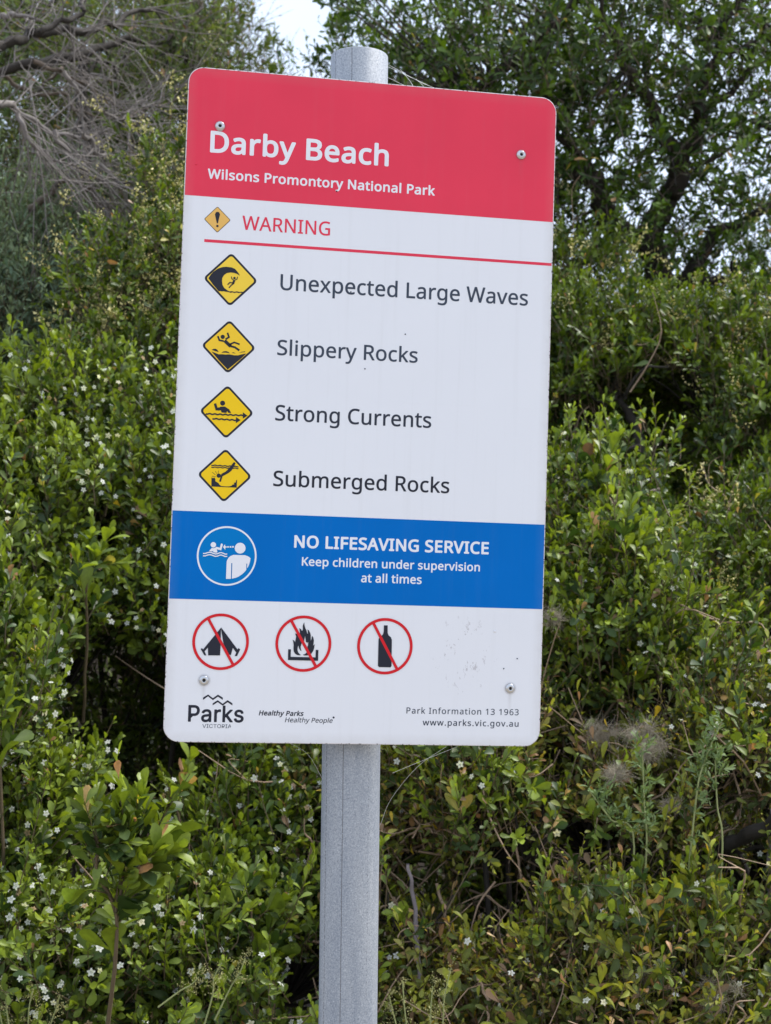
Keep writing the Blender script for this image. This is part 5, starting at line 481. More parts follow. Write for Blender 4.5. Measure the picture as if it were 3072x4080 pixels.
def ground():
    ax = np.concatenate([-np.geomspace(700, 8, 16), np.linspace(-7.5, 7.5, 61), np.geomspace(8, 700, 16)])
    ay = np.concatenate([-np.geomspace(700, 4, 16), np.linspace(-3.5, 14, 71), np.geomspace(15, 700, 16)])
    X, Y = np.meshgrid(ax, ay, indexing='ij')
    Z = terrain_z(X, Y)
    V = np.stack([X, Y, Z], -1).reshape(-1, 3)
    nx, ny = len(ax), len(ay)
    i, j = np.meshgrid(np.arange(nx - 1), np.arange(ny - 1), indexing='ij')
    F = np.stack([i * ny + j, (i + 1) * ny + j, (i + 1) * ny + j + 1, i * ny + j + 1], -1).reshape(-1, 4)
    m, t, p, o = mat('sandy_soil')
    ng = t.nodes.new('ShaderNodeNewGeometry')
    n1 = noise(t, ng.outputs['Position'], 1.3, 6, 0.6)
    n2 = noise(t, ng.outputs['Position'], 40, 5, 0.7)
    sand = mixc(t, n2, (0.24, 0.2, 0.15), (0.38, 0.33, 0.26))
    litter = mixc(t, n2, (0.018, 0.014, 0.010), (0.055, 0.040, 0.026))
    sp = N(t, 'ShaderNodeSeparateXYZ')
    t.links.new(ng.outputs['Position'], sp.inputs[0])
    # open sandy track on the near side of the post, leaf litter and scrub soil beyond
    yy = math_(t, 'ADD', sp.outputs[1], math_(t, 'MULTIPLY', math_(t, 'SUBTRACT', n1, 0.5), 1.4))
    mr = N(t, 'ShaderNodeMapRange')
    mr.inputs[1].default_value = -0.3
    mr.inputs[2].default_value = 0.5
    t.links.new(yy, mr.inputs['Value'])
    t.links.new(mixc(t, mr.outputs[0], sand, litter), p.inputs['Base Color'])
    p.inputs['Roughness'].default_value = 0.95
    b = N(t, 'ShaderNodeBump', Strength=0.6, Distance=0.02)
    t.links.new(n2, b.inputs['Height'])
    t.links.new(b.outputs[0], p.inputs['Normal'])
    g = link('ground', quad_mesh('ground', V, F, m))
    g['kind'] = 'structure'
ground()

# ---------------------------------------------------------------- the sign
SIGN = thing('warning_sign', 'white beach warning sign with red header and blue band, bolted to a round galvanised post', 'sign', (0, 0, 0))
TILT = math.radians(1.2058)
PANEL_C = Vector((0.0049, -0.060, 1.75))
PW, PH, PR, PT = 0.480, 0.8474, 0.020, 0.003

def face_obj(name, data, parent=SIGN, layer=0.0):
    """an object lying in the panel plane: local x right, local z up, local -y towards the viewer"""
    o = link(name, data, parent)
    o.rotation_euler = (0, TILT, 0)
    o.location = PANEL_C + Vector((0, -0.00012 * layer, 0))
    return o

def post():
    n = 72
    a = np.arange(n) * 2 * math.pi / n
    zt = 2.229
    prof = [(0.038, -0.35), (0.038, 0.6), (0.038, 1.4), (0.038, zt - 0.0009), (0.0373, zt), (0.0352, zt), (0.0346, zt - 0.0009), (0.0346, 1.2), (0.0346, -0.35)]
    V = np.array([[r * math.cos(t), r * math.sin(t), z] for r, z in prof for t in a])
    i, j = np.meshgrid(np.arange(len(prof) - 1), np.arange(n), indexing='ij')
    j2 = (j + 1) % n
    F = np.stack([i * n + j, i * n + j2, (i + 1) * n + j2, (i + 1) * n + j], -1).reshape(-1, 4)
    o = link('post', quad_mesh('post', V, F, M['galv']), SIGN)
post()

def rounded(w, h, r, n=10):
    pts = []
    for cx, cy, a0 in ((w / 2 - r, h / 2 - r, 0), (-w / 2 + r, h / 2 - r, 90), (-w / 2 + r, -h / 2 + r, 180), (w / 2 - r, -h / 2 + r, 270)):
        for k in range(n + 1):
            a = math.radians(a0 + 90 * k / n)
            pts.append((cx + r * math.cos(a), cy + r * math.sin(a)))
    return pts

def panel():
    rings = [(PW, PH, PR, 0.0), (PW, PH, PR, -PT + 0.0004), (PW - 0.0008, PH - 0.0008, PR - 0.0004, -PT), (PW - 0.0022, PH - 0.0022, PR - 0.0011, -PT)]
    V, F, mi = [], [], []
    for w, h, r, y in rings:
        V += [(x, y, z) for x, z in rounded(w, h, r)]
    n = len(V) // 4
    for k in range(3):
        for j in range(n):
            j2 = (j + 1) % n
            F.append((k * n + j, k * n + j2, (k + 1) * n + j2, (k + 1) * n + j))
            mi.append(1)
    F.append(tuple(range(3 * n, 4 * n)))
    mi.append(0)
    F.append(tuple(reversed(range(0, n))))
    mi.append(2)
    me = bpy.data.meshes.new('panel')
    me.from_pydata(V, [], F)
    for m in ('white', 'edge', 'alu'):
        me.materials.append(M[m])
    me.polygons.foreach_set('material_index', mi)
    me.update()
    face_obj('panel', me)
panel()
FRONT = -PT

def clip(poly, z, keep_above):
    out = []
    for i in range(len(poly)):
        a, b = poly[i], poly[(i + 1) % len(poly)]
        ia, ib = (a[1] >= z) == keep_above, (b[1] >= z) == keep_above
        if ia:
            out.append(a)
        if ia != ib:
            t = (z - a[1]) / (b[1] - a[1])
            out.append((a[0] + t * (b[0] - a[0]), z))
    return out

LAYER = 0.00016
class Flat:
    """flat print: polygons in the panel plane (metres), one mesh with its inks as materials"""
    def __init__(s):
        s.V, s.F, s.mi, s.mats = [], [], [], []
    def poly(s, pts, m, layer):
        if m not in s.mats:
            s.mats.append(m)
        b = len(s.V)
        area = sum(pts[i][0] * pts[(i + 1) % len(pts)][1] - pts[(i + 1) % len(pts)][0] * pts[i][1] for i in range(len(pts)))
        if area < 0:
            pts = pts[::-1]
        s.V += [(x, FRONT - LAYER * layer, z) for x, z in pts]
        s.F.append(tuple(range(b, b + len(pts))))
        s.mi.append(s.mats.index(m))
    def strip(s, A, B, m, layer):
        if m not in s.mats:
            s.mats.append(m)
        b, n = len(s.V), len(A)
        s.V += [(x, FRONT - LAYER * layer, z) for x, z in A] + [(x, FRONT - LAYER * layer, z) for x, z in B]
        for i in range(n - 1):
            s.F.append((b + i, b + n + i, b + n + i + 1, b + i + 1))
            s.mi.append(s.mats.index(m))
    def build(s, name, label=None):
        me = bpy.data.meshes.new(name)
        me.from_pydata(s.V, [], s.F)
        for m in s.mats:
            me.materials.append(M[m])
        me.polygons.foreach_set('material_index', s.mi)
        me.update()
        o = face_obj(name, me)
        if label:
            o['label'] = label
        return o

inner = rounded(PW - 0.0022, PH - 0.0022, PR - 0.0011)
f = Flat(); f.poly(clip(inner, 0.2593, True), 'sign_red', 1); f.build('header_band', 'faded red header band across the top')
f = Flat(); f.poly(clip(clip(inner, -0.1375, False), -0.2470, True), 'blue', 1); f.build('service_band', 'blue band across the lower middle')
f = Flat(); f.poly([(-0.2125, 0.2014), (0.2389, 0.2014), (0.2389, 0.2051), (-0.2125, 0.2051)], 'sign_red', 1); f.build('rule_line', 'thin red line under the word WARNING')

def thick(pts, w):
    P = np.array(pts, float)
    T = np.gradient(P, axis=0) if len(P) > 2 else np.repeat([P[1] - P[0]], 2, 0)
    seg = norm(np.diff(P, axis=0))
    A, B = [], []
    for i in range(len(P)):
        if i == 0: t, k = seg[0], 1.0
        elif i == len(P) - 1: t, k = seg[-1], 1.0
        else:
            t = norm(seg[i - 1] + seg[i]); k = 1 / max(0.5, float(t @ seg[i]))
        nrm = np.array([-t[1], t[0]]) * w / 2 * k
        A.append(tuple(P[i] + nrm)); B.append(tuple(P[i] - nrm))
    return A, B

for name, label, prims in ART:
    f = Flat()
    for p in prims:
        k, m, L = p[0], p[1], p[2]
        if k == 'poly':
            v = p[3]
            f.poly([(v[i] / 1000, v[i + 1] / 1000) for i in range(0, len(v), 2)], m, L + 0.6)
        elif k == 'disc':
            f.poly([(p[3] / 1000 + p[5] / 1000 * math.cos(a), p[4] / 1000 + p[5] / 1000 * math.sin(a)) for a in np.arange(40) * 2 * math.pi / 40], m, L + 0.25)
        elif k == 'ring':
            a = np.linspace(0, 2 * math.pi, 73)
            A = [(p[3] / 1000 + p[5] / 1000 * math.cos(t), p[4] / 1000 + p[5] / 1000 * math.sin(t)) for t in a]
            B = [(p[3] / 1000 + p[6] / 1000 * math.cos(t), p[4] / 1000 + p[6] / 1000 * math.sin(t)) for t in a]
            f.strip(B, A, m, L)
        elif k == 'line':
            v = p[4]
            A, B = thick([(v[i] / 1000, v[i + 1] / 1000) for i in range(0, len(v), 2)], p[3] / 1000)
            f.strip(A, B, m, L + 0.9)
        elif k == 'diamond':
            cx, cz, r, ang, rad = p[3] / 1000, p[4] / 1000, p[5] / 1000, math.radians(p[6]), p[7] / 1000
            pts = []
            sd_ = r * math.sqrt(2)
            for x, z in rounded(sd_, sd_, rad, 6):
                a = ang + math.pi / 4
                pts.append((cx + x * math.cos(a) - z * math.sin(a), cz + x * math.sin(a) + z * math.cos(a)))
            f.poly(pts, m, L)
    f.build(name, label)

def glyph_curve(G, text, shear=0.0, track=0.0, offset=0.0):
    c = bpy.data.curves.new('t', 'CURVE')
    c.dimensions = '2D'
    c.fill_mode = 'BOTH'
    c.resolution_u = 4
    x = 0.0
    for ch in text:
        parts = G[ch].split('|')
        for s in [q for q in parts[1:] if q]:
            v = list(map(int, s.split(',')))
            n = len(v) // 6
            sp = c.splines.new('BEZIER')
            sp.bezier_points.add(n - 1)
            sp.use_cyclic_u = True
            for i, b in enumerate(sp.bezier_points):
                h = [((v[6 * i + k] + x) + shear * v[6 * i + k + 1], v[6 * i + k + 1], 0) for k in (0, 2, 4)]
                b.handle_left_type = b.handle_right_type = 'FREE'
                b.co = [q / 1000 for q in h[1]]
                b.handle_left = [q / 1000 for q in h[0]]
                b.handle_right = [q / 1000 for q in h[2]]
        x += int(parts[0]) + track
    c.offset = offset / 1000
    return c

# capital height of the two outline sets, in em
for font, text, a, b, cap, m, bold, shear, space in TEXTS:
    G = GLYPHS_A if font == 'A' else GLYPHS_B
    c = glyph_curve(G, text, shear, (55 if space else 0) + bold * 0.9, 0)
    o = bpy.data.objects.new('t', c)
    COL.objects.link(o)
    bpy.context.view_layer.update()
    me = bpy.data.meshes.new_from_object(o.evaluated_get(bpy.context.evaluated_depsgraph_get()))
    bpy.data.objects.remove(o)
    n = len(me.vertices)
    co = np.empty(n * 3, dtype=np.float32)
    me.vertices.foreach_get('co', co)
    co = co.reshape(-1, 3)
    polys = [tuple(p.vertices) for p in me.polygons]
    bpy.data.meshes.remove(me)
    x0, x1 = co[:, 0].min(), co[:, 0].max()
    G0 = G['P' if 'P' in G else 'B'].split('|')
    ys = [int(v) for s in G0[1:] if s for v in s.split(',')[1::2]]
    e = bold / 1000.0
    sx = (b[0] - a[0]) / 1000 / (x1 - x0 + 2 * e)
    sz = cap / 1000 / (max(ys) / 1000 + 2 * e)
    sz = 0.5 * sz + 0.5 * sx if abs(sz / sx - 1) < 0.12 else sz
    z0 = (a[1] + b[1]) / 2000
    # heavier weights: the outline is printed again a hair to each side, each pass 5 microns behind the last
    nst = 0 if bold == 0 else (6 if bold < 14 else 12)
    shifts = [(0.0, 0.0)] + [(e * math.cos(k * 2 * math.pi / nst), e * math.sin(k * 2 * math.pi / nst)) for k in range(nst)]
    VV, FF = [], []
    for k, (dx_, dz_) in enumerate(shifts):
        X_ = a[0] / 1000 + (co[:, 0] - x0 + e + dx_) * sx
        Z_ = z0 + (co[:, 1] + e + dz_) * sz
        VV.append(np.stack([X_, np.full(n, FRONT - LAYER * 1.5 + k * 0.000005), Z_], -1))
        FF += [tuple(i + k * n for i in p) for p in polys]
    me = bpy.data.meshes.new('lettering')
    me.from_pydata([tuple(v) for v in np.concatenate(VV).tolist()], [], FF)
    me.materials.append(M[m])
    me.update()
    if len(me.polygons) and me.polygons[0].normal.y > 0:
        me.flip_normals()
    lo = face_obj('lettering', me)
    lo['label'] = {'white_print': 'white', 'sign_red': 'red'}.get(m, 'dark grey') + (' lettering reading ' + text if font == 'A' else ' logo lettering, bottom left of the panel' if text == 'Parks' else ' small capitals under the logo lettering')
f = Flat()
f.poly([(-0.02854 + 0.0013 * math.cos(a), -0.3905 + 0.0013 * math.sin(a)) for a in np.arange(12) * math.pi / 6], 'ink_mid', 1.5)
f.build('lettering', 'small registered mark after the words Healthy People')

def bolt(x, z, i):
    prof = [(0.0064, 0.0), (0.0064, 0.0008), (0.0058, 0.0017), (0.0046, 0.0027), (0.0033, 0.0032), (0.0026, 0.0032), (0.0021, 0.0029), (0.0021, 0.0006), (0.0001, 0.0005)]
    n = 28
    V = np.array([[x + r * math.cos(t), FRONT - 0.00035 - h, z + r * math.sin(t)] for r, h in prof for t in np.arange(n) * 2 * math.pi / n])
    ii, j = np.meshgrid(np.arange(len(prof) - 1), np.arange(n), indexing='ij')
    j2 = (j + 1) % n
    F = np.stack([ii * n + j, ii * n + j2, (ii + 1) * n + j2, (ii + 1) * n + j], -1).reshape(-1, 4)
    mi = (ii.reshape(-1) >= 7).astype(int)
    face_obj('bolt', quad_mesh('bolt', V, F, [M['steel'], M['hole']], mi=mi))
for i, (x, z) in enumerate([(-0.1982, 0.3500), (0.1937, 0.3449), (-0.1923, -0.3470), (0.1989, -0.3497)]):
    bolt(x, z, i)

def box_mesh(name, x0, x1, y0, y1, z0, z1, m):
    V = [(x, y, z) for x in (x0, x1) for y in (y0, y1) for z in (z0, z1)]
    F = [(0, 1, 3, 2), (4, 6, 7, 5), (0, 4, 5, 1), (2, 3, 7, 6), (0, 2, 6, 4), (1, 5, 7, 3)]
    return quad_mesh(name, V, F, m, smooth=False)
# two rails behind the panel, each clamped round the post
for z in (0.3475, -0.3485):
    face_obj('rail', box_mesh('rail', -0.215, 0.215, 0.0002, 0.0215, z - 0.018, z + 0.018, M['alu']))
    n = 40
    a = np.linspace(-0.25, math.pi + 0.25, n)
    prof = []
    V, F = [], []
    for k, t in enumerate(a):
        for r, dz in ((0.0384, -0.015), (0.0404, -0.015), (0.0404, 0.015), (0.0384, 0.015)):
            V.append((r * math.cos(t), r * math.sin(t), 1.75 + z + dz))
    for k in range(n - 1):
        for q in range(4):
            F.append((k * 4 + q, k * 4 + (q + 1) % 4, (k + 1) * 4 + (q + 1) % 4, (k + 1) * 4 + q))
    link('clamp', quad_mesh('clamp', np.array(V), np.array(F), M['alu'], smooth=False), SIGN)

# blister bumps and chips on the face
def dimple(x, z, r, m, name):
    n = 12
    V = [(x, FRONT - 0.0012, z)] + [(x + r * 0.6 * math.cos(t), FRONT - 0.0008, z + r * 0.6 * math.sin(t)) for t in np.arange(n) * 2 * math.pi / n] + [(x + r * math.cos(t), FRONT - 0.00022, z + r * math.sin(t)) for t in np.arange(n) * 2 * math.pi / n]
    F = [(0, 1 + i, 1 + (i + 1) % n) for i in range(n)] + [(1 + i, 1 + n + i, 1 + n + (i + 1) % n, 1 + (i + 1) % n) for i in range(n)]
    me = bpy.data.meshes.new(name)
    me.from_pydata(V, [], F)
    me.materials.append(M[m])
    me.polygons.foreach_set('use_smooth', [True] * len(me.polygons))
    face_obj(name, me)
dimple(-0.2265, 0.2994, 0.0016, 'sign_red', 'chip')
dimple(0.1767, -0.2772, 0.0016, 'white', 'chip')
dimple(-0.0472, 0.2785, 0.0010, 'ink', 'chip')
for x, z in ((-0.0032, 0.0527), (0.0476, 0.1001), (-0.0246, 0.1502), (0.2073, -0.3114), (0.1899, -0.3246)):
    dimple(x, z, 0.0009, 'ink_faded', 'speck')
# ---------------------------------------------------------------- plants
def leaf_template(asp, curl, fold, ns=6, obov=0.62, tipw=0.34, wave=0.0):
    """unit-length leaf: x along the leaf, y across, z up; 3 columns"""
    t = np.linspace(0, 1, ns) ** 0.86
    k = obov / (1 - obov)
    w = (t ** (0.9 * k)) * ((1 - t) ** 0.45)
    w = w / w.max()
    w = np.maximum(w, 0.05)
    w[-1] = tipw
    w[0] = 0.07
    z = curl * (t ** 2 - t * 0.25)
    V = []
    for s in (-1, 0, 1):
        y = s * w * asp / 2
        V.append(np.stack([t, y, z + fold * np.abs(y) + wave * s * np.sin(t * 6)], -1))
    V = np.concatenate(V)
    F = []
    for c in (0, 1):
        for i in range(ns - 1):
            a = c * ns + i
            F.append((a, a + ns, a + ns + 1, a + 1))
    # midrib a little paler
    tint = np.ones(3 * ns)
    tint[ns:2 * ns] = 1.12
    return V, np.array(F), tint

SPECIES = {
    # big obovate glossy leaves, white star flowers
    'boobialla': dict(asp=(.40, .47, .54), len=(.022, .041), n=12, stem=(.06, .14), ang=(66, 14), t0=.30, tip=.62, obov=.64,
                      new=(.240, .310, .021), old=(.032, .064, .012), yel=.012, r=.0014, mat='leaf', ns=6),
    # smaller, darker crowded leaves with cream panicles
    'dark': dict(asp=(.36, .42, .48), len=(.023, .040), n=12, stem=(.07, .14), ang=(68, 22), t0=.5, tip=.6, obov=.62,
                 new=(.150, .212, .011), old=(.018, .042, .008), yel=.012, r=.0015, mat='leaf', ns=5),
    'tree': dict(asp=(.36, .42, .48), len=(.034, .056), n=10, stem=(.08, .16), ang=(75, 28), t0=.3, tip=.65, obov=.60,
                 new=(.118, .198, .012), old=(.022, .052, .009), yel=.010, r=.002, mat='leaf', ns=4),
    'grey': dict(asp=(.26, .30, .34), len=(.016, .028), n=16, stem=(.08, .16), ang=(55, 20), t0=.15, tip=.7, obov=.5,
                 new=(.240, .300, .180), old=(.105, .165, .105), yel=.0, r=.0014, mat='leaf_matt', ns=4),
    'mixed': dict(asp=(.34, .40, .46), len=(.012, .036), n=11, stem=(.07, .15), ang=(70, 25), t0=.1, tip=.6, obov=.56,
                  new=(.330, .340, .030), old=(.060, .082, .014), yel=.07, r=.0011, mat='leaf', ns=5),
    'brown': dict(asp=(.14, .18, .22), len=(.014, .03), n=14, stem=(.12, .26), ang=(50, 20), t0=.1, tip=.8, obov=.5,
                  new=(.19, .145, .085), old=(.10, .082, .055), yel=.0, r=.0016, mat='leaf_matt', ns=3),
    'olive': dict(asp=(.30, .36, .42), len=(.03, .05), n=11, stem=(.10, .20), ang=(65, 25), t0=.1, tip=.7, obov=.55,
                  new=(.170, .215, .040), old=(.065, .100, .028), yel=.02, r=.002, mat='leaf_matt', ns=4),
}
for k, s in SPECIES.items():
    s['tpl'] = [leaf_template(a, c, f_, s['ns'], s['obov']) for a, c, f_ in
                zip((s['asp'][0], s['asp'][1], s['asp'][2], s['asp'][1]), (0.12, -0.20, 0.02, -0.42), (.35, .6, .22, .3))]
    s['meshes'] = []

YEL = [(.55, .38, .035), (.58, .36, .15), (.50, .25, .11), (.42, .38, .06), (.42, .24, .15), (.20, .11, .06), (.40, .35, .07)]

class Leaves:
    """records of leaves: base point, frame, length, template, colour"""
    def __init__(s, sp):
        s.sp = SPECIES[sp]
        s.rec = []
    def add(s, P, X, Z, L, C):
        Y = np.cross(Z, X)
        v = rng.integers(0, 4, len(P))
        s.rec.append((P, X, Y, Z, L, C, v))
    def cat(s):
        return [np.concatenate([r[i] for r in s.rec]) for i in range(7)]

def grow(lv, tubes, P0, A, L, mod=1.0, yel=None, stem=True):
    """leafy shoots, all at once; returns tips and the points between leaves where flowers sit"""
    sp = lv.sp
    n = sp['n']
    A = norm(A)
    keep = ~(in_hollow(P0) | in_hollow(P0 + A * (L * .7)[:, None]))
    P0, A, L = P0[keep], A[keep], L[keep]
    S = len(P0)
    B = rng.normal(0, .22, (S, 3)) * L[:, None] + np.array([0, 0, .12]) * L[:, None]
    t = np.linspace(sp['t0'], 1, n)[None, :] + rng.uniform(-.03, .03, (S, n))
    t = np.clip(t, 0, 1)
    pos = P0[:, None] + A[:, None] * (L[:, None] * t)[..., None] + B[:, None] * (t ** 2)[..., None]
    T = norm(A[:, None] * L[:, None, None] + 2 * B[:, None] * t[..., None])
    ref = norm(rng.normal(0, 1, (S, 3)))
    U = norm(ref[:, None] - T * np.sum(T * ref[:, None], -1, keepdims=True))
    W_ = np.cross(T, U)
    k = np.arange(n)[None, :]
    phi = k * 2.39996 + rng.uniform(0, 6.28, (S, 1)) + rng.normal(0, .3, (S, n))
    rad = np.cos(phi)[..., None] * U + np.sin(phi)[..., None] * W_
    th = np.radians(sp['ang'][0] + (sp['ang'][1] - sp['ang'][0]) * t + rng.normal(0, 16, (S, n)))
    X = np.cos(th)[..., None] * T + np.sin(th)[..., None] * rad
    Z = np.sin(th)[..., None] * T - np.cos(th)[..., None] * rad
    roll = rng.normal(0, .5, (S, n))
    Y = np.cross(Z, X)
    Z = np.cos(roll)[..., None] * Z + np.sin(roll)[..., None] * Y
    lo, hi = sp['len']
    base = rng.uniform(lo, hi, (S, 1))
    ln = base * (1 - (1 - sp['tip']) * t ** 2.5) * rng.uniform(.62, 1.2, (S, n)) * rng.uniform(.75, 1.2, (S, 1)) * mod
    g = np.clip(t ** 1.6 + rng.normal(0, .16, (S, n)) + rng.normal(-.04, .3, (S, 1)), 0, 1)[..., None]
    C = np.array(sp['old']) * (1 - g) + np.array(sp['new']) * g  # darker towards the shoot base: leaf age, deepened to imitate shadow between leaves
    C = C * rng.uniform(.82, 1.18, (S, n, 1)) * rng.uniform(.85, 1.15, (S, 1, 1))
    yp = sp['yel'] if yel is None else yel
    ym = rng.random((S, n)) < yp * (1.6 - t) * np.where(rng.random((S, 1)) < .3, 2.4, .4)
    C[ym] = np.array(YEL)[rng.integers(0, len(YEL), ym.sum())] * rng.uniform(.7, 1.1, (ym.sum(), 1))
    keep = rng.random((S, n)) > .07
    lv.add(pos[keep], X[keep], Z[keep], ln[keep], C[keep])
    if stem and tubes is not None:
        tubes.batch(P0, A * L[:, None], B, sp['r'], sp['r'] * .5)
    tip = P0 + A * L[:, None] + B
    return tip, pos, rad, T, A

def leaf_meshes(sp):
    if not sp['meshes']:
        for V, F, tn in sp['tpl']:
            sp['meshes'].append(quad_mesh('leaf', V, F, M[sp['mat']], tint=np.repeat(tn[:, None], 3, 1)))
    return sp['meshes']

def cam_px(P):
    q = P - CAM
    z = q @ np.array(FWD)
    return q @ np.array(RGT) / z * 1421 + 385.5, 512 - q @ np.array(UP) / z * 1421, z

def build_leaves(lv, parent, origin, singles=0, name='foliage'):
    P, X, Y, Z, L, C, v = lv.cat()
    sp = lv.sp
    N_ = len(P)
    single = np.zeros(N_, bool)
    if singles:
        # the leaves nearest the open side of the shrub are parts of their own, the hidden and small rest is one part
        cx, cy, cz = cam_px(P + X * L[:, None] * .5)
        ok = (cx > -5) & (cx < 776) & (cy > -5) & (cy < 1029)
        ok &= ~((cx > 185) & (cx < 540) & (cy > 75) & (cy < 738))
        cell = (np.floor(cx / 7).astype(int) * 100000 + np.floor(cy / 7).astype(int))
        order = np.lexsort((cz, cell))
        first = np.ones(N_, bool)
        oc = cell[order]
        first[1:] = oc[1:] != oc[:-1]
        front = np.zeros(N_, bool)
        front[order[first]] = True
        face = np.abs(np.sum(Z * norm(P - CAM), -1)) * .8 + .2
        score = np.where(ok & front, L / cz * face, -1)
        idx = np.argsort(-score)[:singles]
        idx = idx[score[idx] > 0]
        single[idx] = True
        ms = leaf_meshes(sp)
        R = np.stack([X, Y, Z], -1)
        o3 = np.asarray(origin)
        for i in idx:
            o = bpy.data.objects.new('leaf', ms[v[i]])
            m4 = Matrix(((R[i, 0, 0], R[i, 0, 1], R[i, 0, 2], 0), (R[i, 1, 0], R[i, 1, 1], R[i, 1, 2], 0), (R[i, 2, 0], R[i, 2, 1], R[i, 2, 2], 0), (0, 0, 0, 1)))
            o.parent = parent
            o.matrix_basis = Matrix.Translation(Vector(P[i] - o3)) @ m4 @ Matrix.Scale(float(L[i]), 4)
            o.color = (*[float(x) for x in C[i]], 1)
            COL.objects.link(o)
    rest = ~single
    Vs, Fs, Ts, off = [], [], [], 0
    for k, (tv, tf, tn) in enumerate(sp['tpl']):
        m = rest & (v == k)
        c = m.sum()
        if not c:
            continue
        R = np.stack([X[m], Y[m], Z[m]], -1) * L[m][:, None, None]
        V = np.einsum('nij,vj->nvi', R, tv) + P[m][:, None] - np.asarray(origin)
        F = tf[None] + (np.arange(c) * len(tv))[:, None, None] + off
        Vs.append(V.reshape(-1, 3)); Fs.append(F.reshape(-1, 4))
        Ts.append((C[m][:, None] * tn[None, :, None]).reshape(-1, 3))
        off += c * len(tv)
    o = link(name, quad_mesh(name, np.concatenate(Vs), np.concatenate(Fs), M[sp['mat']], tint=np.concatenate(Ts)), parent)
    o['kind'] = 'stuff'
    return N_

def flower_mesh():
    V, F, tn = [], [], []
    for k in range(5):
        a = k * 2 * math.pi / 5
        d = np.array([math.cos(a), math.sin(a), 0]); s = np.array([-math.sin(a), math.cos(a), 0]); z = np.array([0, 0, 1.])
        b = len(V)
        V += [d * .08, d * .5 + s * .36 + z * .10, d * 1.0 + s * .14 + z * .02, d * 1.0 - s * .14 + z * .02, d * .5 - s * .36 + z * .10]
        F += [(b, b + 1, b + 2, b + 3), (b, b + 3, b + 4, b)]
        tn += [.85, 1, 1, 1, 1]
    F = [q for q in F if len(set(q)) == 4] + [(b_ * 5, b_ * 5 + 3, b_ * 5 + 4, b_ * 5 + 4) for b_ in range(0)]
    me = bpy.data.meshes.new('flower')
    faces = []
    for k in range(5):
        b = k * 5
        faces += [(b, b + 1, b + 2, b + 3, b + 4)]
    n = len(V)
    for i in range(5):      # small throat
        a = i * 2 * math.pi / 5
        V.append(np.array([.13 * math.cos(a), .13 * math.sin(a), .14])); tn.append(.8)
    faces.append(tuple(range(n, n + 5)))
    n2 = len(V)
    for i in range(4):      # tube
        a = i * math.pi / 2
        V += [np.array([.12 * math.cos(a), .12 * math.sin(a), 0]), np.array([.07 * math.cos(a), .07 * math.sin(a), -.6])]
        tn += [.8, .6]
    for i in range(4):
        j = (i + 1) % 4
        faces.append((n2 + 2 * i, n2 + 2 * j, n2 + 2 * j + 1, n2 + 2 * i + 1))
    me.from_pydata([tuple(v) for v in V], [], faces)
    me.materials.append(M['petal'])
    at = me.color_attributes.new('tint', 'FLOAT_COLOR', 'POINT')
    at.data.foreach_set('color', np.array([(t_ * .93, t_ * .93, t_ * .90, 1) for t_ in tn], dtype=np.float32).ravel())
    me.update()
    return me
FLOWER = flower_mesh()

def frame_matrix(p, zdir, size):
    q = Vector(zdir).to_track_quat('Z', 'Y')
    return Matrix.Translation(Vector(p)) @ q.to_matrix().to_4x4() @ Matrix.Rotation(rng.uniform(0, 6.28), 4, 'Z') @ Matrix.Scale(size, 4)

def add_flowers(parent, origin, P, Zd, size=(.0056, .0082), limit=290):
    cx, cy, cz = cam_px(P)
    ok = (cx > -8) & (cx < 780) & (cy > -8) & (cy < 1032) & ~((cx > 190) & (cx < 535) & (cy > 80) & (cy < 732))
    cell = np.floor(cx / 11).astype(int) * 10000 + np.floor(cy / 11).astype(int)
    order = np.lexsort((cz, cell))
    oc = cell[order]
    first = np.ones(len(P), bool)
    first[1:] = oc[1:] != oc[:-1]
    front = np.zeros(len(P), bool)
    front[order[first]] = True
    idx = rng.permutation(np.nonzero(ok & front)[0])[:limit]
    for i in idx:
        o = bpy.data.objects.new('flower', FLOWER)
        o.parent = parent
        o.matrix_basis = frame_matrix(P[i] - np.asarray(origin), Zd[i], float(rng.uniform(*size)))
        w_ = rng.random()
        o.color = (1, 1, 1, 1) if w_ < .8 else ((.95, .88, .66, 1) if w_ < .93 else (.62, .42, .26, 1))
        COL.objects.link(o)

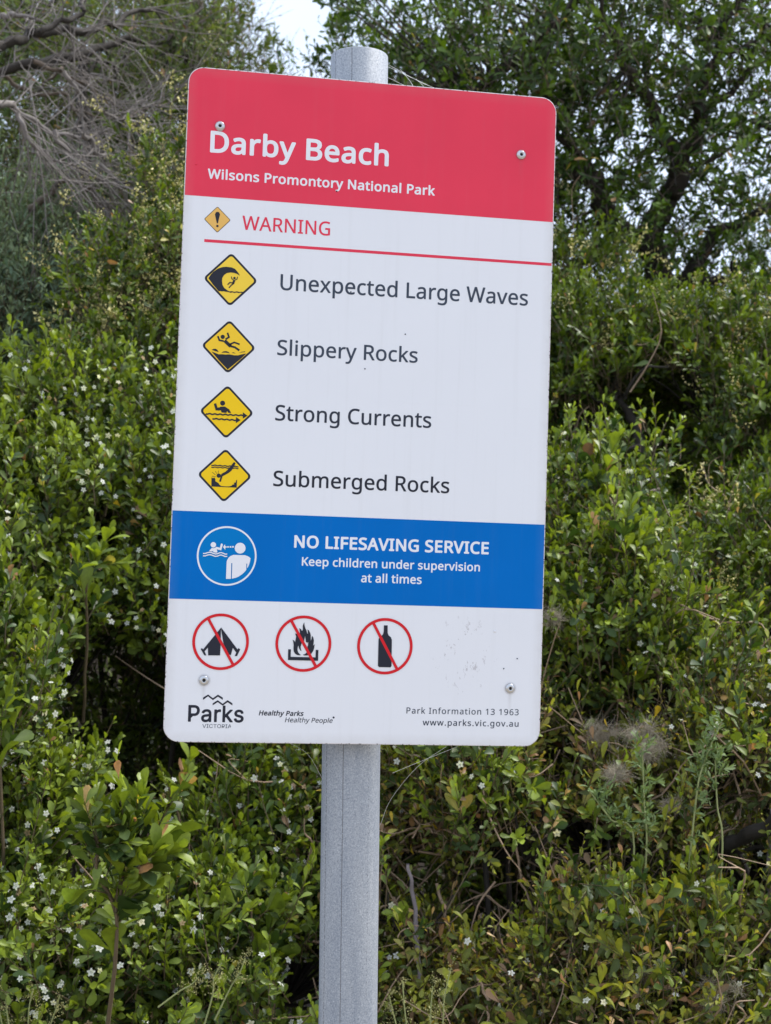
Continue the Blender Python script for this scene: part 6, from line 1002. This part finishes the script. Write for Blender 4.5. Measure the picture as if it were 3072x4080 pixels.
def panicles(parent, origin, P, D, col, size=.05, name='flower_panicle', beads=26):
    """cream flower sprays: short side spikes beset with tiny buds (small four-faced beads)"""
    V, F, T, off = [], [], [], 0
    bv = np.array([(0, 0, 1), (.8, 0, -.3), (-.4, .7, -.3), (-.4, -.7, -.3)])
    bf = np.array([(0, 1, 2, 2), (0, 2, 3, 3), (0, 3, 1, 1)])
    for p, d in zip(P, D):
        d = d / np.linalg.norm(d)
        s = size * rng.uniform(.6, 1.25)
        for k in range(rng.integers(4, 8)):
            a = norm(d * .7 + rng.normal(0, .45, 3))
            q = p + d * s * rng.uniform(0, .5)
            for j in range(beads // 4):
                c = q + a * s * (.15 + .75 * j / (beads / 4)) + rng.normal(0, s * .035, 3)
                r = s * .055 * rng.uniform(.7, 1.4)
                R = norm(rng.normal(0, 1, (3, 3)))
                V.append(c + (bv * r) @ R)
                T.append(np.tile(np.array(col) * rng.uniform(.7, 1.2), (4, 1)))
                F.append(np.array([(0, 1, 2), (0, 2, 3), (0, 3, 1)]) + off)
                off += 4
    V = np.concatenate(V) - np.asarray(origin)
    me = bpy.data.meshes.new(name)
    me.vertices.add(len(V)); me.vertices.foreach_set('co', V.astype(np.float32).ravel())
    F = np.concatenate(F).astype(np.int32)
    me.loops.add(F.size); me.loops.foreach_set('vertex_index', F.ravel())
    me.polygons.add(len(F)); me.polygons.foreach_set('loop_start', np.arange(0, F.size, 3, dtype=np.int32))
    me.polygons.foreach_set('loop_total', np.full(len(F), 3, dtype=np.int32))
    me.update(calc_edges=True)
    at = me.color_attributes.new('tint', 'FLOAT_COLOR', 'POINT')
    c4 = np.ones((len(V), 4), dtype=np.float32); c4[:, :3] = np.concatenate(T)
    at.data.foreach_set('color', c4.ravel())
    me.materials.append(M['leaf_matt'])
    o = link(name, me, parent)
    o['kind'] = 'stuff'
    return o

def in_hollow(P):
    """gaps between the shrubs where one looks into their dark inside"""
    r = np.zeros(len(P), bool)
    for (a, b, rad) in HOLLOWS:
        a, b = np.array(a), np.array(b)
        t = np.clip(((P - a) @ (b - a)) / ((b - a) @ (b - a)), 0, 1)
        r |= np.linalg.norm(P - a - t[:, None] * (b - a), axis=1) < rad
    return r

def shell_points(clumps, per_area, jitter=.16, spread=.10, facing=-.35):
    """cluster centres on lumpy ellipsoid shells, facing the open side, and shoots around each"""
    C, Nn = [], []
    for (x, y, z, a, b, c) in clumps:
        area = 4 * math.pi * ((a * b) ** 1.6 / 3 + (a * c) ** 1.6 / 3 + (b * c) ** 1.6 / 3) ** (1 / 1.6)
        n = max(4, int(area * per_area))
        d = norm(rng.normal(0, 1, (n * 3, 3)))
        toc = norm(CAM - np.array([x, y, z]))
        ok = (d @ toc > facing) & (d[:, 2] > -.75)
        d = d[ok][:n]
        r = 1 - np.abs(rng.normal(0, jitter, (len(d), 1)))
        r *= 1 + .2 * np.sin(d[:, :1] * 5 + x * 9) * np.cos(d[:, 2:] * 6 + z * 7)
        C.append(np.array([x, y, z]) + d * r * np.array([a, b, c]))
        Nn.append(norm(d / np.array([a, b, c])))
    C, Nn = np.concatenate(C), np.concatenate(Nn)
    h = in_hollow(C)
    return C[~h], Nn[~h]

def shrub(name, label, cat, sp, clumps, density=55, shoots=5, singles=0, flowers=0.0, group=None, spread=.06, up=.7,
          yel=None, foot=None, pan=0.0, pancol=(.62, .55, .24), twigs=0, mod=1.0, inner=.5, jitter=.16, branches=40,
          bark='stem', sprigs=(), facing=-.35, fill=9000):
    c0 = np.mean([c[:2] for c in clumps], axis=0)
    foot = foot or (float(c0[0]), float(c0[1]) + .1)
    origin = (foot[0], foot[1], float(terrain_z(foot[0], foot[1])))
    T = thing(name, label, cat, origin, group)
    lv = Leaves(sp)
    tb = Tubes()
    C, Nn = shell_points(clumps, density, jitter, spread, facing)
    k = shoots
    P0 = np.repeat(C, k, 0) + rng.normal(0, spread, (len(C) * k, 3)) * np.array([1, 1, .8])
    Nr = np.repeat(Nn, k, 0)
    s = SPECIES[sp]
    L = rng.uniform(*s['stem'], len(P0)) * mod
    # each cluster leans its own way, so light gaps open between them
    lean = np.repeat(norm(rng.normal(0, 1, (len(C), 3))), k, 0)
    A = Nr * .5 + np.array([0, 0, up]) + lean * .35 + rng.normal(0, .30, (len(P0), 3))
    tip, pos, rad, Tn, A = grow(lv, tb, P0, A, L, mod, yel)
    # the inside of each mass is filled too, so little light comes through from behind
    for (x, y, z, a, b, c) in clumps:
        m_ = int(a * b * c * fill)
        d = norm(rng.normal(0, 1, (m_, 3))) * rng.uniform(.15, .85, (m_, 1))
        back = rng.random(m_) < .45          # a good part of it along the top and the far side
        d[back] = norm(rng.normal(0, 1, (back.sum(), 3)) + np.array([0, .8, .5])) * rng.uniform(.75, 1.0, (back.sum(), 1))
        Pi = np.array([x, y, z]) + d * np.array([a, b, c])
        Pi = Pi[~in_hollow(Pi)]
        grow(lv, None, Pi, rng.normal(0, .6, (len(Pi), 3)) + np.array([0, 0, .5]), rng.uniform(*s['stem'], len(Pi)), mod * 1.15, yel, stem=False)
    if inner > 0:       # older leaves inside
        m = rng.random(len(C)) < inner
        Pi = np.repeat(C[m] - Nn[m] * rng.uniform(.08, .22, (m.sum(), 1)), 3, 0) + rng.normal(0, .07, (m.sum() * 3, 3))
        grow(lv, tb, Pi, rng.normal(0, .5, (len(Pi), 3)) + np.array([0, 0, .5]), rng.uniform(*s['stem'], len(Pi)), mod * .9, yel)
    fp, fz = [], []
    for path in sprigs:
        Pp = wiggle(path, .004)
        tb.add(Pp, .0045, .002, 5)
        n = len(Pp)
        seg = norm(np.diff(Pp, axis=0))
        q = np.repeat(Pp[n // 4:-1], 1, 0)
        old = s['len']
        s['len'] = (.046, .064) if sp == 'boobialla' else old
        Aq = seg[n // 4:] * .6 + rng.normal(0, .45, (len(q), 3)) + np.array([0, 0, .5])
        grow(lv, tb, q, Aq, rng.uniform(.06, .11, len(q)), 1.0, yel)
        s['len'] = (.038, .056) if sp == 'boobialla' else old
        grow(lv, tb, Pp[-2:-1], seg[-1:], np.array([.10]), 1.0, yel)
        s['len'] = old
    build_leaves(lv, T, origin, singles)
    tb.build('shoot_stems', M['stem'], T, 'stuff', origin)
    # limbs from the foot to the clumps and on to the clusters
    base = np.array([foot[0], foot[1], origin[2] - .05])
    for ci, cl in enumerate(clumps):
        if ci % 2:
            continue
        c = np.array(cl[:3])
        b0 = base + np.array([rng.normal(0, .06), rng.normal(0, .05), 0])
        mid = (b0 + c) / 2 + rng.normal(0, .12, 3) + np.array([0, .10, 0])
        t = Tubes()
        pth = wiggle([b0, mid, c + np.array([0, .05, -cl[5] * .3])], .01)
        t.add(pth, .010, .006, 6, .05)
        t.build('branch', M['bark_dark'], T, None, origin)
    t = Tubes()
    sel = rng.permutation(len(C))[:branches * len(clumps)]
    cc = np.array([c[:3] for c in clumps])
    if len(sel):
        near = cc[np.argmin(((C[sel][:, None] - cc[None]) ** 2).sum(-1), 1)] - np.array([0, -.05, .1])
        d = C[sel] - near
        B_ = rng.normal(0, .05, d.shape)
        t.batch(near, d - B_, B_, .005, .002, 4)
        t.build('side_branches', M['bark_dark'], T, 'stuff', origin)
    if flowers:
        S, n = pos.shape[:2]
        bear = rng.random((S, 1)) < .22
        pick = np.argwhere((rng.random((S, n)) < flowers * .42) & bear)
        pick = pick[(pick[:, 1] >= 1) & (pick[:, 1] < n - 3)]
        if len(pick):
            P = pos[pick[:, 0], pick[:, 1]]; r = rad[pick[:, 0], pick[:, 1]]; tt = Tn[pick[:, 0], pick[:, 1]]
            # between two leaves: turn half a step round the stem
            r2 = norm(np.cross(tt, r) + r * .3)
            z = norm(r2 * .8 + tt * .6 + norm(CAM - P) * .8 + rng.normal(0, .25, P.shape))
            add_flowers(T, origin, P + r2 * .020 + norm(CAM - P) * .034, z)
    if pan:
        m = rng.random(len(tip)) < pan
        panicles(T, origin, tip[m], norm(A[m]) + np.array([0, 0, .4]), pancol, .085)
    if twigs:
        t = Tubes()
        for i in range(twigs):
            c = C[rng.integers(len(C))]
            d = norm(rng.normal(0, 1, 3) * np.array([1, .5, .8]))
            Ls = rng.uniform(.08, .34)
            p = c - Nn[0] * 0 + rng.normal(0, .05, 3)
            pts = [p + d * Ls * u + rng.normal(0, .016, 3) for u in (0, .33, .66, 1)]
            t.add(smooth_path(pts, 3), rng.uniform(.0013, .0034), .0009, 4)
            if rng.random() < .6:
                q = pts[2]
                t.add(smooth_path([q, q + norm(rng.normal(0, 1, 3)) * .06, q + norm(rng.normal(0, 1, 3)) * .09], 3), .0012, .0006, 3)
        t.build('dry_twigs', M['twig'], T, 'stuff', origin)
    return T, origin

def part_tube(T, origin, path, r0, r1, m, name='branch', sides=8, rough=.06, amp=.008):
    t = Tubes()
    t.add(wiggle(path, amp), r0, r1, sides, rough)
    return t.build(name, M[m], T, None, origin)

def sp_for(k):
    return [p for kk, p in SPRIGS if kk == k]
G1 = 'flowering shrubs behind the sign'
# ---- near shrubs with white flowers
shrub('flowering_shrub', 'bright green shrub with white star flowers left of the sign, level with its yellow diamonds', 'shrub', 'boobialla',
      SHRUBS['A'], 112, 7, 300, 1.4, G1, sprigs=sp_for('A'), pan=0)  # wide rear clump added as a roof to shade the hollow below
shrub('flowering_shrub', 'leafy white-flowered shrub filling the lower left edge, in front of a dark hollow', 'shrub', 'boobialla',
      SHRUBS['B'], 120, 7, 300, 1.1, G1, sprigs=sp_for('B'))
shrub('flowering_shrub', 'shrub with tall broad-leaved shoots just left of the steel post', 'shrub', 'boobialla',
      SHRUBS['C'], 120, 7, 300, .95, G1, sprigs=sp_for('C'), twigs=40, yel=.02)
shrub('flowering_shrub', 'yellow-green shrub against the right edge of the sign beside the blue band', 'shrub', 'boobialla',
      SHRUBS['E'], 112, 7, 300, .12, G1, sprigs=sp_for('E'), twigs=30, yel=.03, mod=.92)
Tf, of = shrub('tangled_shrub', 'twiggy shrub with peach and yellow leaves just right of the steel post', 'shrub', 'mixed',
      SHRUBS['F'], 115, 6, 300, .12, None, twigs=150, yel=.28, mod=1.1)
Th, oh = shrub('tangled_shrub', 'sprawling mixed green shrub with seed fluff in the lower right corner', 'shrub', 'mixed',
      SHRUBS['H'], 115, 6, 300, .15, None, twigs=210, yel=.18, sprigs=sp_for('H'), mod=1.15)
shrub('flowering_shrub', 'patches of broad glossy leaves growing up through the tangle right of the steel post', 'shrub', 'boobialla',
      SHRUBS['P'], 100, 6, 300, .2, G1, twigs=20, yel=.03, mod=1.0, fill=3000)
shrub('shaded_thicket', 'dark leafy thicket seen in the hollow behind the lower left shrubs', 'thicket', 'dark',
      SHRUBS['N'], 100, 6, 0, 1.2, None, inner=.5, mod=1.0, fill=9000)
Tg, og = shrub('glossy_shrub', 'dark glossy shrub with cream flower sprays at the right edge, halfway down', 'shrub', 'dark',
      SHRUBS['G'], 80, 6, 200, .0, None, pan=.05, mod=1.05, yel=.02, twigs=40)
# ---- shrubs further back
Tk, ok_ = shrub('glossy_shrub', 'large dark shrub with a black forked trunk and cream sprays, right of the word Rocks', 'shrub', 'dark',
      SHRUBS['K'], 72, 6, 260, .0, None, pan=.045, mod=1.12, twigs=40, jitter=.22)
shrub('glossy_shrub', 'dense dark green bush filling the space behind the black forked trunk', 'shrub', 'dark',
      SHRUBS['KK'], 40, 5, 0, .0, None, mod=1.1, inner=.3, jitter=.2, fill=3000)
shrub('grey_leaved_shrub', 'grey-green fine-leaved shrub at the left edge below the bare branches', 'shrub', 'grey',
      SHRUBS['I'], 95, 6, 0, .0, None, mod=1.25, spread=.08)
Tj, oj = shrub('cream_flowered_shrub', 'yellow-green shrub with cream feathery sprays reaching left from behind the sign', 'shrub', 'dark',
      SHRUBS['J'], 80, 6, 200, .0, None, pan=.22, pancol=(.62, .56, .25), mod=1.0, up=.5, yel=.03, branches=20)
for path, r0, r1 in BR['K_br']:
    part_tube(Tk, ok_, path, r0 * .8, r1 * .8, 'bark_dark', amp=.004)
for path, r0, r1 in BR['G_br'][:2]:
    part_tube(Tg, og, path, r0 * .7, r1 * .7, 'bark_mid', amp=.004)
for path, r0, r1 in BR['F_tw']:
    part_tube(Tf, of, path, r0, r1, 'twig', 'dry_twig', 5, .03, .003)

# ---- trees
def tree(name, label, sp, clumps, trunk, limbs, density, shoots, mod, bark, foot, singles=0, inner=.4, pan=.0, twig_n=140, spread=.12, jitter=.3, cat='tree', yel=None, facing=-1.1):
    z0 = float(terrain_z(foot[0], foot[1]))
    T = thing(name, label, cat, (foot[0], foot[1], z0))
    o = (foot[0], foot[1], z0)
    lv = Leaves(sp)
    tb = Tubes()
    C, Nn = shell_points(clumps, density, jitter, spread, facing)
    P0 = np.repeat(C, shoots, 0) + rng.normal(0, spread, (len(C) * shoots, 3))
    Nr = np.repeat(Nn, shoots, 0)
    s = SPECIES[sp]
    A = Nr * .45 + np.array([0, 0, .5]) + np.repeat(norm(rng.normal(0, 1, (len(C), 3))), shoots, 0) * .4 + rng.normal(0, .3, (len(P0), 3))
    tip, pos, rad, Tn, A = grow(lv, tb, P0, A, rng.uniform(*s['stem'], len(P0)) * mod, mod, yel)
    # crown is one part
    build_leaves(lv, T, o, singles, 'crown')
    tb.build('shoot_stems', M['bark_mid'], T, 'stuff', o)
    if trunk is not None:
        t = Tubes(); t.add(wiggle(trunk[0], .012), trunk[1], trunk[2], 10, .06)
        t.build('trunk', M[bark], T, None, o)
    for path, r0, r1 in limbs:
        part_tube(T, o, path, r0, r1, bark, 'limb', 8, .06, .012)
    # side branches from limbs to clusters
    LP = np.concatenate([smooth_path(p, 4)[2:] for p, _, _ in limbs]) if limbs else np.array([c[:3] for c in clumps])
    t = Tubes()
    sel = rng.permutation(len(C))[:twig_n]
    d2 = ((C[sel][:, None] - LP[None]) ** 2).sum(-1)
    nr = LP[np.argmin(d2, 1)]
    d = C[sel] - nr
    B_ = rng.normal(0, .07, d.shape)
    t.batch(nr, d - B_, B_, .007, .002, 4)
    t.build('side_branches', M[bark], T, 'stuff', o)
    if pan:
        m = rng.random(len(tip)) < pan
        panicles(T, o, tip[m], norm(A[m]), (.5, .45, .2), .09)
    return T, o

tp = BR['tree_trunk']
tree('spreading_tree', 'dark-limbed tree with sky showing through its leaves, above the right side of the sign', 'tree', SHRUBS['M'],
     tp, BR['tree_limbs'], 27, 5, 1.0, 'bark_dark', (tp[0][0][0], tp[0][0][1]), 280, pan=.012, twig_n=420, spread=.13, jitter=.38)
tree('leafy_tree', 'mid green tree behind the bare grey branches at top left', 'olive', SHRUBS['T'], None, [], 34, 5, 1.0, 'bark_dark',
     (-.9, 4.9), 0, pan=.02, twig_n=260, jitter=.35)
tree('brown_tree', 'brown fine-leaved tree above the top left corner of the sign', 'brown', SHRUBS['R'], None, [], 26, 7, 1.2, 'bark_grey',
     (.3, 6.1), 0, twig_n=240, jitter=.4, spread=.16)
tree('distant_tree', 'dull green tree mass beyond the bare branches along the top left', 'olive', SHRUBS['TL'], None, [], 30, 5, 1.15, 'bark_dark',
     (-.6, 6.6), 0, twig_n=160, jitter=.4, spread=.16)

# ---- bare, partly dead tree at top left: every limb its own part, fine twigs joined
z0 = float(terrain_z(-2.2, 4.2))
D0 = (-2.2, 4.2, z0)
Td = thing('bare_tree', 'leafless grey-branched tree reaching in from the left edge, top left', 'tree', D0)
fine = Tubes()
part_tube(Td, D0, [(-2.2, 4.2, z0 - .1), (-2.1, 4.1, 1.4), (-1.9, 3.7, 2.4), (-1.6, 3.3, 3.0)], .07, .035, 'bark_mid', 'trunk', 10)
for path, r0, r1, kind in BR['dead']:
    m_ = ('bark_dark', 'bark_grey', 'bark_mid')[kind]
    part_tube(Td, D0, path, r0, r1, m_, 'limb', 7, .08, .01)
    P = smooth_path(path, 4)
    Tt = norm(np.gradient(P, axis=0))
    for i in range(2, len(P)):
        for k in range(rng.integers(0, 3)):
            d = norm(Tt[i] * .7 + rng.normal(0, .55, 3) + np.array([0, 0, -.1]))
            Lb = rng.uniform(.12, .42)
            b = rng.normal(0, .12, 3) * Lb + np.array([0, 0, rng.choice([-.15, .15])]) * Lb
            q = [P[i], P[i] + d * Lb * .4 + b * .3, P[i] + d * Lb * .75 + b * .8, P[i] + d * Lb + b]
            fine.add(smooth_path(q, 3), max(.0022, r1 * .45), .0012, 4)
            for kk in range(2):
                u = q[1 + kk]
                e = norm(d + rng.normal(0, .6, 3))
                fine.add([u, u + e * Lb * .22, u + e * Lb * .4 + rng.normal(0, .01, 3)], .0018, .0009, 3)
fine.build('fine_twigs', M['bark_grey'], Td, 'stuff', D0)

# ---- low scrub added to keep the raised dune dark behind everything
def dune_scrub():
    lv = Leaves('olive')
    n = 5200
    x = rng.uniform(-5, 6.5, n)
    y = rng.uniform(4.6, 9.6, n)
    z = terrain_z(x, y) + rng.uniform(-.02, .35, n) * (.4 + .6 * np.sin(x * 2.3 + y * 1.7) ** 2)
    P0 = np.stack([x, y, z], -1)
    grow(lv, None, P0, rng.normal(0, .4, (n, 3)) + np.array([0, -.3, .8]), rng.uniform(.15, .3, n), 1.3, stem=False)
    P, X, Y, Z, L, C, v = lv.cat()
    T = thing('dune_scrub', 'low dull green scrub covering the added dune behind the shrubs', 'scrub', (0, 6, 0))
    T['kind'] = 'stuff'
    build_leaves(lv, T, (0, 6, 0), 0, 'scrub_leaves')
dune_scrub()

# ---- fallen dark log and weathered sticks
lg = thing('fallen_branch', 'thick blackened branch slanting in from the right edge near the bottom', 'branch', BR['log'][0][0][0])
og_ = BR['log'][0][0][0]
part_tube(lg, og_, BR['log'][0][0], .017, .012, 'bark_dark', 'stem', 9, .1, .006)
part_tube(lg, og_, BR['log'][1][0], .006, .004, 'bark_dark', 'side_shoot', 6, .1, .005)
st = BR['stake']
a0 = st[0][0]
sk = thing('wooden_stake', 'pale weathered stake standing at the far right edge above the bottom', 'stake', a0)
part_tube(sk, a0, [(a0[0], a0[1], 0.0)] + list(st[0]), st[1], st[2], 'grey_wood', 'shaft', 8, .04, .002)
st = BR['stick']
a0 = st[0][0]
sk = thing('dead_stick', 'bare grey-violet stick leaning upright right of the steel post', 'stick', a0)
part_tube(sk, a0, st[0], st[1], st[2], 'grey_wood', 'shaft', 7, .08, .003)

# ---- upright herbs with small pale leaves
herb_words = ['second tall thin herb from the right edge, with small pale leaves', 'tallest straight thin herb, below the lower right corner of the sign',
              'pale thin herb at the far right edge', 'pale herb leaning to the left, lower right of the sign', 'pale herb leaning to the right, near the right edge']
SPECIES['herb'] = dict(SPECIES['grey'], len=(.012, .022), n=9, stem=(.03, .05), new=(.20, .27, .11), old=(.12, .18, .06), mat='leaf_matt', meshes=[], asp=(.3, .34, .4))
for path, lb in zip(HERBS, herb_words):
    o = path[0]
    T = thing('upright_herb', lb, 'herb', o, 'tall pale herbs in the shrubbery')
    lv = Leaves('herb')
    P = smooth_path([(o[0] - .02, o[1] + .05, o[2] - .4)] + list(path), 7)
    t = Tubes(); t.add(P, .0024, .0012, 5); t.build('stem', M['stem_green'], T, None, o)
    Q = np.repeat(P[6:], 2, 0)
    grow(lv, None, Q, rng.normal(0, .6, (len(Q), 3)) + np.array([0, 0, .6]), rng.uniform(.02, .045, len(Q)), 1.0, stem=False)
    build_leaves(lv, T, o, 0)

# ---- cream budded spikes near the bottom edge
sw = ['cream budded spike right of the post base, second from the post', 'cream budded spike nearest the right side of the post', 'leaning cream budded spike right of the post',
      'tallest cream budded spike right of the post', 'cream budded spike left of the post among flowers', 'short cream spike leaning right, left of the post', 'cream spike closest to the left side of the post',
      'cream budded spike at the bottom left corner', 'cream budded spike second from the bottom left corner', 'cream budded spike third from the bottom left corner', 'cream budded spike on the left picture edge at the bottom']
for path, lb in zip(SPIKES, sw):
    a, b = np.array(path[0]), np.array(path[1])
    T = thing('flower_spike', lb, 'flower spike', tuple(a), 'cream budded spikes at the bottom')
    t = Tubes(); t.add(smooth_path([a - (b - a) * 1.2, a, (a + b) / 2 + rng.normal(0, .004, 3), b], 3), .0016, .001, 4)
    t.build('stem', M['stem_green'], T, None, tuple(a))
    n = 10
    Pp = a + (b - a) * np.linspace(.0, 1, n)[:, None]
    panicles(T, tuple(a), Pp, np.repeat([(b - a)], n, 0) + rng.normal(0, .05, (n, 3)), (.46, .44, .19), .026, 'buds', 22)

# ---- wisps of seed fluff
fw = ['round pale tuft of seed fluff below the lower right corner of the sign', 'small seed tuft high right below the sign corner', 'dull dark seed tuft under the right corner of the sign',
      'wispy seed fluff low down at the bottom right', 'pale seed fluff nearest the bottom right corner', 'little seed tuft amid the lower right shrub', 'thin seed tuft beside the blue band', 'greyish seed tuft beside the white foot of the sign']
for (x, y, z, r), lb in zip(FLUFF, fw):
    r *= .58
    T = thing('seed_fluff', lb, 'seed fluff', (x, y, z), 'tufts of seed fluff')
    m = 520
    sub = rng.normal(0, r * .42, (6, 3)) * np.array([1.2, 1, .8])
    A_ = sub[rng.integers(0, 6, m)] + rng.normal(0, r * .16, (m, 3)) + np.array([x, y, z])
    d = norm(rng.normal(0, 1, (m, 3)) * np.array([1, 1, .8])) * r * rng.uniform(.12, .5, (m, 1))
    t = Tubes(); t.batch(A_, d, rng.normal(0, r * .5, (m, 3)), .0004, .0002, 3)
    t.build('fibres', M['fluff'], T, 'stuff', (x, y, z))

# ---- spider silk from the post and the panel
def silk(label, strands, o):
    T = thing('spider_silk', label, 'spider web', o, 'spider silk on the sign')
    t = Tubes()
    for s in strands:
        t.add(smooth_path(s, 4), .00022, .00022, 3)
    t.build('strands', M['web'], T, 'stuff', o)
zt = 2.19
silk('fine spider silk between the top of the post and the header band',
     [[(.036, -.01, 2.215), (.08, -.04, 2.185), (.125, -.058, 2.16)], [(.037, -.01, 2.20), (.07, -.04, 2.175), (.115, -.058, 2.160)],
      [(.037, -.01, 2.185), (.055, -.045, 2.170), (.06, -.058, 2.163)], [(.05, -.03, 2.205), (.063, -.05, 2.178), (.058, -.058, 2.163)],
      [(.07, -.035, 2.192), (.078, -.048, 2.176), (.06, -.055, 2.163)], [(.037, 0, 2.222), (.1, -.03, 2.182), (.2, -.058, 2.155)]], (.04, -.02, 2.19))
silk('long spider thread slanting from under the sign down to the post',
     [[(.115, -.058, 1.322), (.08, -.045, 1.295), (.05, -.02, 1.25), (.038, -.01, 1.215)], [(.13, -.058, 1.322), (.085, -.045, 1.302), (.05, -.03, 1.285)],
      [(-.038, -.01, 1.275), (-.06, -.03, 1.31), (-.09, -.058, 1.33)]], (.05, -.03, 1.26))
